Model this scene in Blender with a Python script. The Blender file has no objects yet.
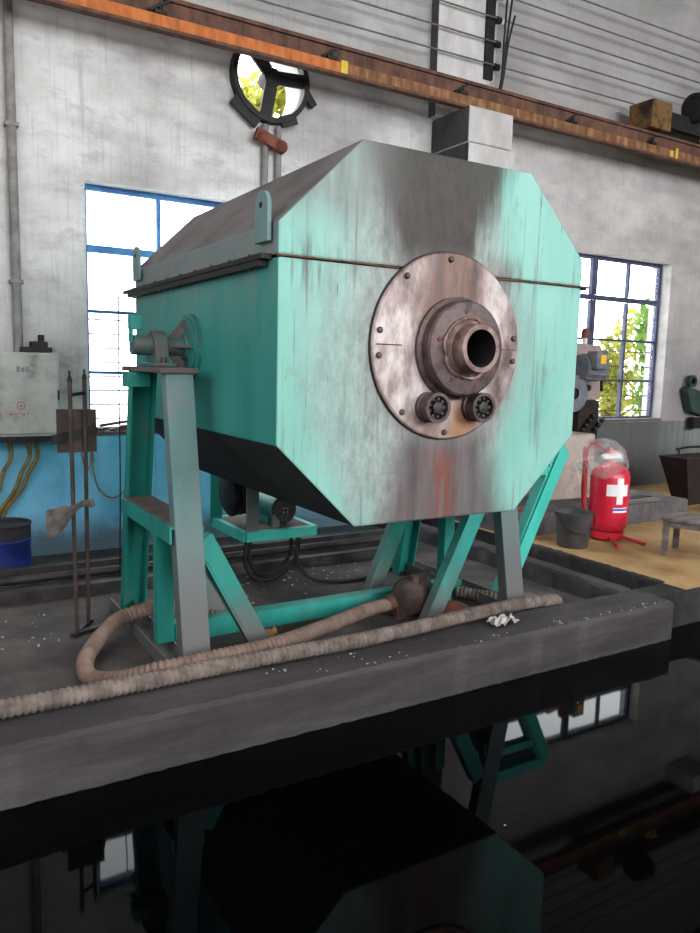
import bpy, bmesh, math, random
from mathutils import Vector, Matrix
random.seed(7)
C = bpy.context.scene.collection
PI = math.pi
V = Vector

# ------------------------------------------------------------------ materials
def srgb(r, g, b):
    f = lambda c: (c/255/12.92) if c/255 <= .04045 else ((c/255+.055)/1.055)**2.4
    return (f(r), f(g), f(b), 1)

class NT:
    """small node-tree helper"""
    def __init__(s, name):
        s.m = bpy.data.materials.new(name); s.m.use_nodes = True
        s.t = s.m.node_tree; s.n = s.t.nodes; s.l = s.t.links
        s.p = s.n['Principled BSDF']
        s.geo = s.n.new('ShaderNodeNewGeometry')
        s.pos = s.geo.outputs['Position']
    def _in(s, sock, v):
        if hasattr(v, 'links') or isinstance(v, bpy.types.NodeSocket): s.l.new(v, sock)
        else: sock.default_value = v
    def math(s, op, a, b=0.0, c=None, clamp=False):
        n = s.n.new('ShaderNodeMath'); n.operation = op; n.use_clamp = clamp
        s._in(n.inputs[0], a); s._in(n.inputs[1], b)
        if c is not None: s._in(n.inputs[2], c)
        return n.outputs[0]
    def xyz(s):
        n = s.n.new('ShaderNodeSeparateXYZ'); s.l.new(s.pos, n.inputs[0]); return n.outputs
    def noise(s, scale, stretch=(1, 1, 1), detail=5, rough=.6, off=(0, 0, 0), dist=0.0):
        mp = s.n.new('ShaderNodeMapping'); s.l.new(s.pos, mp.inputs[0])
        mp.inputs['Scale'].default_value = stretch; mp.inputs['Location'].default_value = off
        n = s.n.new('ShaderNodeTexNoise'); s.l.new(mp.outputs[0], n.inputs['Vector'])
        n.inputs['Scale'].default_value = scale; n.inputs['Detail'].default_value = detail
        n.inputs['Roughness'].default_value = rough; n.inputs['Distortion'].default_value = dist
        return n.outputs[0]
    def ramp(s, fac, stops):
        n = s.n.new('ShaderNodeValToRGB'); e = n.color_ramp.elements
        e[0].position, e[0].color = stops[0]; e[1].position, e[1].color = stops[-1]
        for p, c in stops[1:-1]:
            k = e.new(p); k.color = c
        s._in(n.inputs[0], fac); return n.outputs[0]
    def step(s, v, a, b):
        n = s.n.new('ShaderNodeMapRange'); n.interpolation_type = 'SMOOTHSTEP'
        s._in(n.inputs[0], v); n.inputs[1].default_value = a; n.inputs[2].default_value = b
        return n.outputs[0]
    def mix(s, fac, a, b, mode='MIX'):
        n = s.n.new('ShaderNodeMix'); n.data_type = 'RGBA'; n.blend_type = mode
        s._in(n.inputs[0], fac); s._in(n.inputs[6], a); s._in(n.inputs[7], b)
        return n.outputs[2]
    def bump(s, h, strength=.3, dist=.02):
        n = s.n.new('ShaderNodeBump'); n.inputs['Strength'].default_value = strength
        n.inputs['Distance'].default_value = dist; s.l.new(h, n.inputs['Height'])
        s.l.new(n.outputs[0], s.p.inputs['Normal'])
    def done(s, col, rough=.7, metal=0.0, spec=.5):
        s._in(s.p.inputs['Base Color'], col); s._in(s.p.inputs['Roughness'], rough)
        s._in(s.p.inputs['Metallic'], metal); s.p.inputs['Specular IOR Level'].default_value = spec
        return s.m

def simple(name, c1, c2, scale=6, rough=.7, metal=0.0, stretch=(1, 1, 1), bump=.2, c3=None, spec=.4, lo=.35, hi=.68):
    t = NT(name); n = t.noise(scale, stretch)
    stops = [(lo, srgb(*c1)), (hi, srgb(*c2))]
    if c3: stops = [(lo, srgb(*c1)), ((lo+hi)/2, srgb(*c2)), (hi, srgb(*c3))]
    col = t.ramp(n, stops)
    if bump: t.bump(t.noise(scale*4, stretch), bump, .01)
    return t.done(col, rough, metal, spec)

# green machine paint, dulled by dust
def paint(name, c_hi, c_lo, dust, dust_amt, rough=.55, wear=(110, 90, 85), zdust=None):
    t = NT(name)
    n = t.noise(3, (1, 1, .35)); col = t.ramp(n, [(.3, srgb(*c_lo)), (.7, srgb(*c_hi))])
    d = t.step(t.noise(5, (1, 1, .5), off=(3, 1, 2)), .62-dust_amt*.4, .85-dust_amt*.4)
    col = t.mix(t.math('MULTIPLY', d, .85), col, srgb(*dust))
    w = t.step(t.noise(11, (1, 1, .5), detail=7, off=(9, 4, 1)), .66, .7)
    col = t.mix(t.math('MULTIPLY', w, .6), col, srgb(*wear))
    if zdust:
        z = t.xyz()[2]; k = t.math('SUBTRACT', 1.0, t.step(t.math('MULTIPLY_ADD', n, .3, z), zdust[0]+.15, zdust[1]+.15))
        col = t.mix(t.math('MULTIPLY', k, .9), col, srgb(104, 100, 99))
    t.bump(t.noise(40), .08, .005)
    return t.done(col, rough, 0, .4)

TEAL = paint('teal_paint', (44, 160, 146), (24, 122, 112), (96, 122, 120), .15)
TEALD = paint('dusty_teal_paint', (108, 140, 138), (82, 120, 118), (126, 130, 131), .4, zdust=(.2, 1.0))
GRIMY = paint('grimy_teal_paint', (44, 130, 122), (26, 96, 90), (88, 78, 76), .6)
TEALB = paint('teal_paint_dusty_foot', (52, 164, 150), (30, 128, 118), (96, 122, 120), .2, zdust=(.05, .42))
LIDSIDE = paint('dust_greyed_teal', (114, 132, 130), (96, 116, 115), (126, 124, 124), .6)
BRIGHT = paint('clean_teal_paint', (80, 205, 188), (50, 178, 160), (120, 170, 160), .1)
DUST = simple('brown_dust', (92, 82, 80), (112, 102, 98), 8, .95)
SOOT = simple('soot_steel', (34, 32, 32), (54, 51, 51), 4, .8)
STEEL = simple('dark_steel', (48, 45, 45), (78, 72, 70), 7, .55, .35)
BARS = simple('stock_steel', (50, 47, 47), (92, 88, 86), 5, .45, .5)
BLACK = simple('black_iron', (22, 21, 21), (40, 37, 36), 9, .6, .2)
RUST = simple('rusty_steel', (62, 44, 40), (110, 74, 60), 9, .8, .1, c3=(88, 62, 54))
PUMPM = simple('grimed_cast_iron', (66, 54, 52), (98, 80, 76), 9, .75, .1)
RACKM = simple('dark_brown_rod_steel', (52, 44, 42), (82, 66, 61), 9, .75)
RUSTRED = simple('red_brown_rust', (96, 52, 42), (134, 78, 62), 9, .85)
BRONZE = simple('burnt_steel', (60, 50, 50), (98, 80, 78), 12, .45, .35, c3=(76, 64, 64))
SPOUT = simple('scaled_pipe_steel', (98, 74, 70), (160, 134, 128), 14, .45, .4)
INNER = simple('pipe_bore', (18, 15, 15), (32, 27, 26), 12, .9)
CONC = None

def furnace_front():
    t = NT('furnace_front_paint')
    x, y, z = t.xyz()
    n1 = t.noise(2.2, (1, 1, .5)); nv = t.noise(7, (1.6, 1, .16), detail=7); nf = t.noise(24, (1, 1, .45), detail=8, rough=.7)
    col = t.ramp(n1, [(.3, srgb(122, 184, 170)), (.7, srgb(150, 200, 188))])
    # paint rubbed to bare grey over the middle and the left half
    dx = t.math('SUBTRACT', x, 2.30); dz = t.math('SUBTRACT', z, 1.72)
    r2 = t.math('ADD', t.math('POWER', t.math('MULTIPLY', dx, 1.32), 2), t.math('POWER', t.math('MULTIPLY', dz, .82), 2))
    wob = t.math('MULTIPLY_ADD', t.math('SUBTRACT', n1, .5), 1.1, t.math('MULTIPLY', t.math('SUBTRACT', nv, .5), 1.1))
    e = t.math('ADD', r2, wob)
    worn = t.math('SUBTRACT', 1.0, t.step(e, .30, 1.0))
    grey = t.ramp(nf, [(.25, srgb(116, 116, 113)), (.5, srgb(156, 160, 156)), (.75, srgb(186, 194, 189))])
    col = t.mix(t.math('MULTIPLY', worn, t.math('MULTIPLY_ADD', t.step(x, 1.75, 2.2), .3, .62)), col, grey)
    # vertical drips
    drip = t.step(t.noise(11, (2.6, 1, .12), detail=7, off=(2, 0, 5)), .56, .72)
    col = t.mix(t.math('MULTIPLY', drip, .6), col, srgb(100, 94, 92))
    scr = t.step(t.noise(26, (1.6, 1, .14), detail=3, off=(7, 0, 2)), .68, .73)
    col = t.mix(t.math('MULTIPLY', scr, .6), col, srgb(62, 58, 57))
    spk = t.step(nf, .68, .76)
    col = t.mix(t.math('MULTIPLY', spk, .45), col, srgb(84, 80, 78))
    # dark runs that start at the seam and stains round the plate
    sd = t.math('MULTIPLY', t.step(t.noise(5, (1.7, 1, .2), detail=6, off=(5, 0, 1)), .5, .66), t.math('SUBTRACT', 1.0, t.step(t.math('ABSOLUTE', t.math('SUBTRACT', z, 2.06)), .02, .20)))
    col = t.mix(t.math('MULTIPLY', sd, .75), col, srgb(92, 86, 84))
    ddx = t.math('SUBTRACT', x, 2.5); ddz = t.math('SUBTRACT', z, 1.70)
    rr = t.math('SQRT', t.math('ADD', t.math('MULTIPLY', ddx, ddx), t.math('MULTIPLY', ddz, ddz)))
    ring = t.math('SUBTRACT', 1.0, t.step(t.math('ADD', rr, t.math('MULTIPLY', nv, .35)), .58, .86))
    col = t.mix(t.math('MULTIPLY', ring, .65), col, t.ramp(nf, [(.3, srgb(112, 106, 104)), (.7, srgb(160, 158, 154))]))
    bl = t.step(t.noise(3.2, (1.2, 1, .8), detail=8, rough=.72, off=(8, 0, 3)), .54, .68)
    col = t.mix(t.math('MULTIPLY', bl, .42), col, srgb(118, 112, 108))
    # soot plume over the mouth
    px = t.math('ABSOLUTE', t.math('SUBTRACT', t.math('MULTIPLY_ADD', nv, .35, x), 2.56))
    wz = t.math('MULTIPLY_ADD', t.math('SUBTRACT', z, 2.1), .42, .23)
    pl = t.math('SUBTRACT', 1.0, t.step(t.math('SUBTRACT', px, wz), -.10, .10))
    pl = t.math('MULTIPLY', pl, t.step(z, 1.9, 2.25))
    col = t.mix(t.math('MULTIPLY', pl, .93), col, t.ramp(nf, [(.3, srgb(34, 24, 21)), (.75, srgb(68, 52, 46))]))
    # grey rubbed corner on the upper left
    ul = t.math('MULTIPLY', t.step(z, 2.15, 2.45), t.math('SUBTRACT', 1.0, t.step(t.math('MULTIPLY_ADD', nv, .3, x), 2.0, 2.4)))
    col = t.mix(t.math('MULTIPLY', ul, .75), col, t.ramp(nv, [(.3, srgb(96, 96, 95)), (.65, srgb(150, 152, 150))]))
    # scorched and rusted run below the plate
    qx = t.math('ABSOLUTE', t.math('SUBTRACT', t.math('MULTIPLY_ADD', n1, .3, x), 2.63))
    qw = t.math('MULTIPLY_ADD', t.math('SUBTRACT', 1.3, z), .36, .23)
    ql = t.math('SUBTRACT', 1.0, t.step(t.math('SUBTRACT', qx, qw), -.12, .16))
    ql = t.math('MULTIPLY', ql, t.math('SUBTRACT', 1.0, t.step(z, 1.15, 1.42)))
    col = t.mix(t.math('MULTIPLY', ql, .9), col, t.ramp(nv, [(.35, srgb(74, 60, 62)), (.7, srgb(118, 100, 101))]))
    rx = t.math('ABSOLUTE', t.math('SUBTRACT', t.math('MULTIPLY_ADD', nv, .16, x), 2.57))
    rl = t.math('MULTIPLY', t.math('SUBTRACT', 1.0, t.step(rx, .02, .12)), t.math('SUBTRACT', 1.0, t.step(z, 1.05, 1.3)))
    col = t.mix(t.math('MULTIPLY', t.math('MULTIPLY', rl, t.step(t.noise(14, (1.2, 1, .3), detail=6), .38, .6)), .8), col, srgb(128, 70, 56))
    t.bump(nf, .2, .008)
    return t.done(col, t.math('MULTIPLY_ADD', nf, .35, .36), 0.0, .3)
FRONT = furnace_front()

def furnace_side():
    t = NT('furnace_side_paint'); x, y, z = t.xyz()
    n = t.noise(2.5, (1, 1, .4)); col = t.ramp(n, [(.3, srgb(36, 128, 120)), (.7, srgb(64, 152, 144))])
    d = t.step(t.math('MULTIPLY_ADD', t.noise(5, (1, 1.6, .2)), .9, t.math('MULTIPLY', z, .55)), 1.42, 1.85)
    col = t.mix(t.math('MULTIPLY', d, .8), col, srgb(120, 134, 134))
    w = t.step(t.noise(9, (1, 1, .4), detail=7, off=(5, 2, 2)), .64, .7)
    col = t.mix(t.math('MULTIPLY', w, .45), col, srgb(116, 104, 106))
    return t.done(col, .5, 0, .4)
SIDE = furnace_side()
TOPDUST = simple('dust_caked_steel', (96, 90, 89), (126, 120, 118), 3.5, .95, stretch=(1, .6, 1))

def plate_mat():
    t = NT('rust_stained_bare_steel'); x, y, z = t.xyz()
    n = t.noise(5, (1.3, 1, .6), detail=8, rough=.65)
    col = t.ramp(n, [(.34, srgb(92, 72, 68)), (.48, srgb(154, 134, 130)), (.66, srgb(214, 204, 200))])
    nv = t.noise(8, (1.6, 1, .25), off=(1, 0, 3))
    px = t.math('ABSOLUTE', t.math('SUBTRACT', t.math('MULTIPLY_ADD', nv, .3, x), 2.63))
    up = t.math('MULTIPLY', t.math('SUBTRACT', 1.0, t.step(px, .10, .30)), t.step(z, 1.75, 1.95))
    col = t.mix(t.math('MULTIPLY', up, .92), col, t.ramp(nv, [(.35, srgb(62, 42, 36)), (.65, srgb(120, 82, 66))]))
    lo = t.math('SUBTRACT', 1.0, t.step(t.math('MULTIPLY_ADD', nv, .35, z), 1.42, 1.66))
    col = t.mix(t.math('MULTIPLY', lo, .75), col, t.ramp(n, [(.35, srgb(120, 92, 78)), (.6, srgb(158, 138, 126))]))
    og = t.math('MULTIPLY', t.math('SUBTRACT', 1.0, t.step(t.math('ABSOLUTE', t.math('SUBTRACT', x, 2.58)), .03, .13)),
                t.math('SUBTRACT', 1.0, t.step(z, 1.36, 1.5)))
    col = t.mix(t.math('MULTIPLY', og, .6), col, srgb(178, 118, 74))
    t.bump(t.noise(30, detail=6), .15, .006)
    return t.done(col, .42, .15, .5)
PLATE = plate_mat()

def wall_mat():
    t = NT('stained_plaster_and_paint'); x, y, z = t.xyz()
    n = t.noise(.9, (1, 1, 1.5), detail=7, rough=.65); n2 = t.noise(5, (.7, 1, 1.5), detail=8, rough=.7); nv = t.noise(6, (1.8, 1, .12), detail=6)
    col = t.ramp(n, [(.28, srgb(160, 157, 155)), (.43, srgb(200, 197, 195)), (.65, srgb(226, 224, 222))])
    col = t.mix(t.math('MULTIPLY', t.step(n2, .48, .7), .45), col, srgb(150, 146, 146))
    col = t.mix(t.math('MULTIPLY', t.step(nv, .6, .78), .3), col, srgb(138, 134, 134))
    # washed-in smoke bands
    sm = t.step(t.noise(1.2, (.4, 1, 1.5), detail=3, rough=.5, off=(4, 0, 9.3), dist=.2), .47, .68)
    col = t.mix(t.math('MULTIPLY', sm, .5), col, srgb(116, 112, 112))
    vs = t.step(t.noise(16, (2.2, 1, .10), detail=5, off=(1, 0, 4)), .5, .75)
    col = t.mix(t.math('MULTIPLY', vs, .28), col, srgb(120, 117, 117))
    rs = t.math('MULTIPLY', t.step(x, 5.0, 7.5), .45)
    col = t.mix(rs, col, t.ramp(t.noise(1.1, (1, 1, 1.4), detail=7, off=(2, 0, 1)), [(.35, srgb(128, 122, 120)), (.65, srgb(184, 178, 176))]))
    drk = t.math('MULTIPLY', t.step(z, 4.15, 4.5), .5)
    col = t.mix(drk, col, srgb(128, 124, 122))
    # grime on the right-hand wall, down low
    gr = t.math('MULTIPLY', t.step(x, 8.8, 9.4), t.math('SUBTRACT', 1.0, t.step(t.math('MULTIPLY_ADD', n2, .8, z), 2.0, 3.2)))
    col = t.mix(t.math('MULTIPLY', gr, .6), col, srgb(126, 122, 124))
    # blistered patch beside the left window
    dk = t.math('MULTIPLY', t.math('SUBTRACT', 1.0, t.step(x, 1.36, 1.5)), t.math('SUBTRACT', 1.0, t.step(t.math('MULTIPLY_ADD', n2, .9, z), 2.0, 2.6)))
    col = t.mix(t.math('MULTIPLY', dk, t.math('MULTIPLY_ADD', n2, .8, .0)), col, srgb(92, 88, 90))
    # dado paint
    blue = t.ramp(t.noise(2.2, (1, 1, .7), detail=6), [(.3, srgb(104, 180, 220)), (.5, srgb(130, 208, 244)), (.7, srgb(144, 216, 248))])
    blue = t.mix(t.math('MULTIPLY', t.step(nv, .55, .72), t.math('MULTIPLY_ADD', t.step(x, 1.5, 1.9), .75, .12)), blue, srgb(120, 112, 120))
    blue = t.mix(t.math('MULTIPLY', t.math('SUBTRACT', 1.0, t.step(t.math('MULTIPLY_ADD', n2, .35, z), .2, .5)), .8), blue, srgb(88, 80, 80))
    gg = t.ramp(nv, [(.3, srgb(104, 108, 108)), (.5, srgb(126, 134, 133)), (.7, srgb(144, 154, 152))])
    gg = t.mix(t.math('MULTIPLY', t.math('SUBTRACT', 1.0, t.step(x, 8.8, 9.9)), .8), gg, srgb(84, 83, 84))
    gg = t.mix(t.math('MULTIPLY', t.math('SUBTRACT', 1.0, t.step(z, .35, .8)), .7), gg, srgb(88, 86, 88))
    dado = t.mix(t.step(x, 5.2, 5.6), blue, gg)
    line = t.math('SUBTRACT', 1.0, t.step(t.math('MULTIPLY_ADD', t.math('SUBTRACT', n2, .5), .05, z), .955, .975))
    col = t.mix(line, col, dado)
    h = t.math('MULTIPLY_ADD', n, 1.5, t.math('MULTIPLY', n2, .4))
    t.bump(h, .5, .05)
    return t.done(col, .9, 0, .25)
WALL = wall_mat()
PLASTER = simple('old_white_plaster', (176, 172, 170), (216, 212, 210), 3, .9, stretch=(1, 1, .5))
SOOTSHADE = simple('sooty_shaded_plaster', (52, 50, 51), (92, 89, 89), 3, .95, stretch=(1, 1, .4))  # pier's left faces: soot plus their unlit shade, both put into the colour
PLAIN = simple('grey_plaster', (140, 138, 136), (170, 168, 166), 2, .95)
ROOF = simple('smoke_dark_roofing', (34, 34, 36), (58, 57, 58), 1, .95)

def floor_mat(name, a, b, c, sc=2.2, rough=.8, st=(1, 1, 1)):
    t = NT(name); n = t.noise(sc, st, detail=8, rough=.65); n2 = t.noise(sc*9, detail=6, off=(3, 3, 0))
    col = t.ramp(n, [(.3, srgb(*a)), (.5, srgb(*b)), (.7, srgb(*c))])
    col = t.mix(t.math('MULTIPLY', t.step(n2, .55, .75), .3), col, srgb(*a))
    t.bump(n2, .35, .01)
    return t.done(col, rough, 0, .3)
PIT = floor_mat('oily_concrete', (54, 50, 49), (78, 72, 70), (106, 98, 94))
CURB = floor_mat('grimy_cement_curb', (46, 43, 44), (66, 62, 63), (88, 83, 84), 2.2, st=(.35, 1, 2.2))
CURBD = floor_mat('blackened_cement', (30, 29, 29), (46, 44, 45), (68, 65, 66), 3.5)
YELLOW = floor_mat('ochre_dust_floor', (142, 108, 68), (180, 146, 100), (202, 170, 128), 1.6, .9)
STEPM = floor_mat('grey_cement_step', (64, 62, 62), (92, 88, 89), (118, 114, 114), 3)
OUT = floor_mat('pale_yard_concrete', (196, 194, 188), (214, 212, 206), (226, 224, 220), 1)

def water_mat():
    t = NT('black_still_water'); t.bump(t.noise(1.4, detail=3), .02, .02)
    t.p.inputs['IOR'].default_value = 1.33
    return t.done(srgb(3, 3, 4), .03, 0, .165)
WATER = water_mat()

def rail_mat():
    t = NT('orange_rusted_rail'); x, y, z = t.xyz()
    n = t.noise(5, (2.5, 1, .8), detail=7)
    a = t.ramp(n, [(.3, srgb(142, 78, 42)), (.55, srgb(192, 110, 58)), (.75, srgb(208, 132, 74))])
    b = t.ramp(n, [(.3, srgb(82, 58, 44)), (.52, srgb(128, 88, 58)), (.75, srgb(172, 132, 92))])
    return t.done(t.mix(t.step(x, 3.45, 3.8), a, b), .75, 0, .3)
RAIL = rail_mat()
RAILD = simple('brown_rusted_rail', (74, 52, 44), (112, 78, 62), 5, .85, stretch=(2, 1, 1))
HOSE = simple('dusty_ribbed_hose', (112, 92, 82), (146, 124, 112), 9, .9)
HOSEG = simple('grey_ribbed_hose', (96, 86, 80), (146, 132, 122), 12, .9)
BLUEFR = simple('blue_window_paint', (38, 92, 150), (70, 134, 190), 5, .6)
BLUEDK = simple('dark_window_paint', (52, 56, 84), (78, 82, 108), 5, .7)
BOXP = simple('grimy_cream_enamel', (96, 94, 90), (164, 163, 157), 4, .65, c3=(186, 185, 180), lo=.3, hi=.6)
DRUMB = simple('blue_drum_paint', (26, 40, 104), (46, 62, 140), 6, .5)
DRUMD = simple('grimed_drum_band', (38, 36, 44), (60, 56, 62), 8, .7)
YCAB = simple('dusty_cable_sheath', (122, 100, 60), (160, 134, 80), 14, .8)
PIPEG = simple('grey_conduit', (112, 108, 106), (150, 146, 144), 8, .7)
RED = simple('red_enamel', (204, 28, 54), (226, 44, 70), 5, .32, bump=0, spec=.5)
REDF = simple('red_leg_paint', (178, 50, 52), (204, 70, 70), 8, .5, bump=0)
WHITE = simple('white_print', (236, 236, 236), (248, 248, 248), 8, .5, bump=0)
BLUEP = simple('blue_print', (74, 84, 190), (98, 108, 206), 8, .5, bump=0)
REDP = simple('faded_red_print', (176, 84, 88), (190, 104, 106), 20, .7, bump=0)
GREYP = simple('faded_grey_print', (120, 120, 120), (140, 140, 138), 20, .7, bump=0)
BUCK = simple('grey_plastic', (56, 54, 55), (82, 79, 80), 6, .6)
BEIGE = simple('dusty_beige_enamel', (150, 132, 124), (184, 168, 160), 4, .7, c3=(172, 158, 152))
PINK = simple('pinkish_dusty_steel', (142, 122, 118), (172, 150, 144), 7, .75)
MOTG = simple('grey_motor_paint', (92, 94, 102), (120, 122, 130), 8, .6)
YELP = simple('yellow_label', (232, 176, 40), (246, 194, 58), 8, .6, bump=0)
YPAINT = simple('yellow_mark', (198, 164, 48), (222, 190, 72), 9, .7, bump=0)
WOOD = simple('weathered_wood', (92, 84, 82), (136, 126, 122), 8, .85, stretch=(.4, 2, 2))
CARTM = simple('dark_brown_rust', (27, 20, 19), (48, 36, 33), 7, .8)
GREEND = simple('dark_green_paint', (34, 54, 48), (52, 76, 68), 8, .6)
PAPER = simple('dirty_white_paper', (158, 152, 148), (204, 198, 194), 14, .9)
RAG = simple('dirty_grey_rag', (70, 65, 62), (116, 108, 102), 16, .95)
SCRAP = simple('brown_scrap', (168, 120, 82), (196, 150, 112), 20, .9)
CRUMB = simple('pale_chips', (150, 144, 138), (196, 190, 184), 30, .8)
WIRE = simple('dull_wire', (84, 80, 80), (112, 108, 106), 20, .6)
CRANE = simple('old_brown_yellow_paint', (52, 38, 30), (120, 88, 46), 6, .8, c3=(78, 54, 38), lo=.35, hi=.7)
PORC = simple('white_porcelain', (206, 204, 200), (224, 222, 220), 10, .3, bump=0)
BARK = simple('tree_bark', (84, 68, 50), (110, 92, 70), 8, .9)

def leaf_mat(name, a, b):
    t = NT(name); n = t.noise(5)
    col = t.ramp(n, [(.3, srgb(*a)), (.7, srgb(*b))])
    t.p.inputs['Transmission Weight'].default_value = 0
    m = t.done(col, .6, 0, .3)
    tr = t.n.new('ShaderNodeBsdfTranslucent'); t.l.new(col, tr.inputs[0])
    mx = t.n.new('ShaderNodeMixShader'); mx.inputs[0].default_value = .45
    t.l.new(t.p.outputs[0], mx.inputs[1]); t.l.new(tr.outputs[0], mx.inputs[2])
    t.l.new(mx.outputs[0], t.n['Material Output'].inputs[0])
    return m
LEAF = leaf_mat('yellow_green_leaf', (112, 120, 36), (172, 168, 74))
LEAF2 = leaf_mat('fresh_green_leaf', (76, 116, 46), (124, 154, 72))

def clear_mat(name, tint, fac, rough, white=0.0):
    m = bpy.data.materials.new(name); m.use_nodes = True; t = m.node_tree; n = t.nodes; n.remove(n['Principled BSDF'])
    tr = n.new('ShaderNodeBsdfTransparent'); tr.inputs[0].default_value = tint
    gl = n.new('ShaderNodeBsdfGlossy'); gl.inputs['Roughness'].default_value = rough
    mx = n.new('ShaderNodeMixShader'); mx.inputs[0].default_value = fac
    t.links.new(tr.outputs[0], mx.inputs[1]); t.links.new(gl.outputs[0], mx.inputs[2])
    out = mx.outputs[0]
    if white:
        df = n.new('ShaderNodeBsdfDiffuse'); df.inputs[0].default_value = srgb(226, 222, 220)
        ns = n.new('ShaderNodeTexNoise'); ns.inputs['Scale'].default_value = 14
        g = n.new('ShaderNodeNewGeometry'); t.links.new(g.outputs[0], ns.inputs['Vector'])
        mr = n.new('ShaderNodeMapRange'); mr.inputs[1].default_value = .35; mr.inputs[2].default_value = .7
        mr.inputs[3].default_value = white*.4; mr.inputs[4].default_value = white*1.5
        t.links.new(ns.outputs[0], mr.inputs[0])
        m2 = n.new('ShaderNodeMixShader'); t.links.new(mr.outputs[0], m2.inputs[0])
        t.links.new(out, m2.inputs[1]); t.links.new(df.outputs[0], m2.inputs[2]); out = m2.outputs[0]
    t.links.new(out, n['Material Output'].inputs[0]); return m
GLASS = clear_mat('window_glass', (.97, .98, .98, 1), .05, .02)
FILM = clear_mat('clear_plastic_film', (.96, .95, .95, 1), .06, .3, .22)

# ------------------------------------------------------------------ mesh building
ORI = {}
def wloc(o): return ORI.get(o.name, V((0, 0, 0)))

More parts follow.
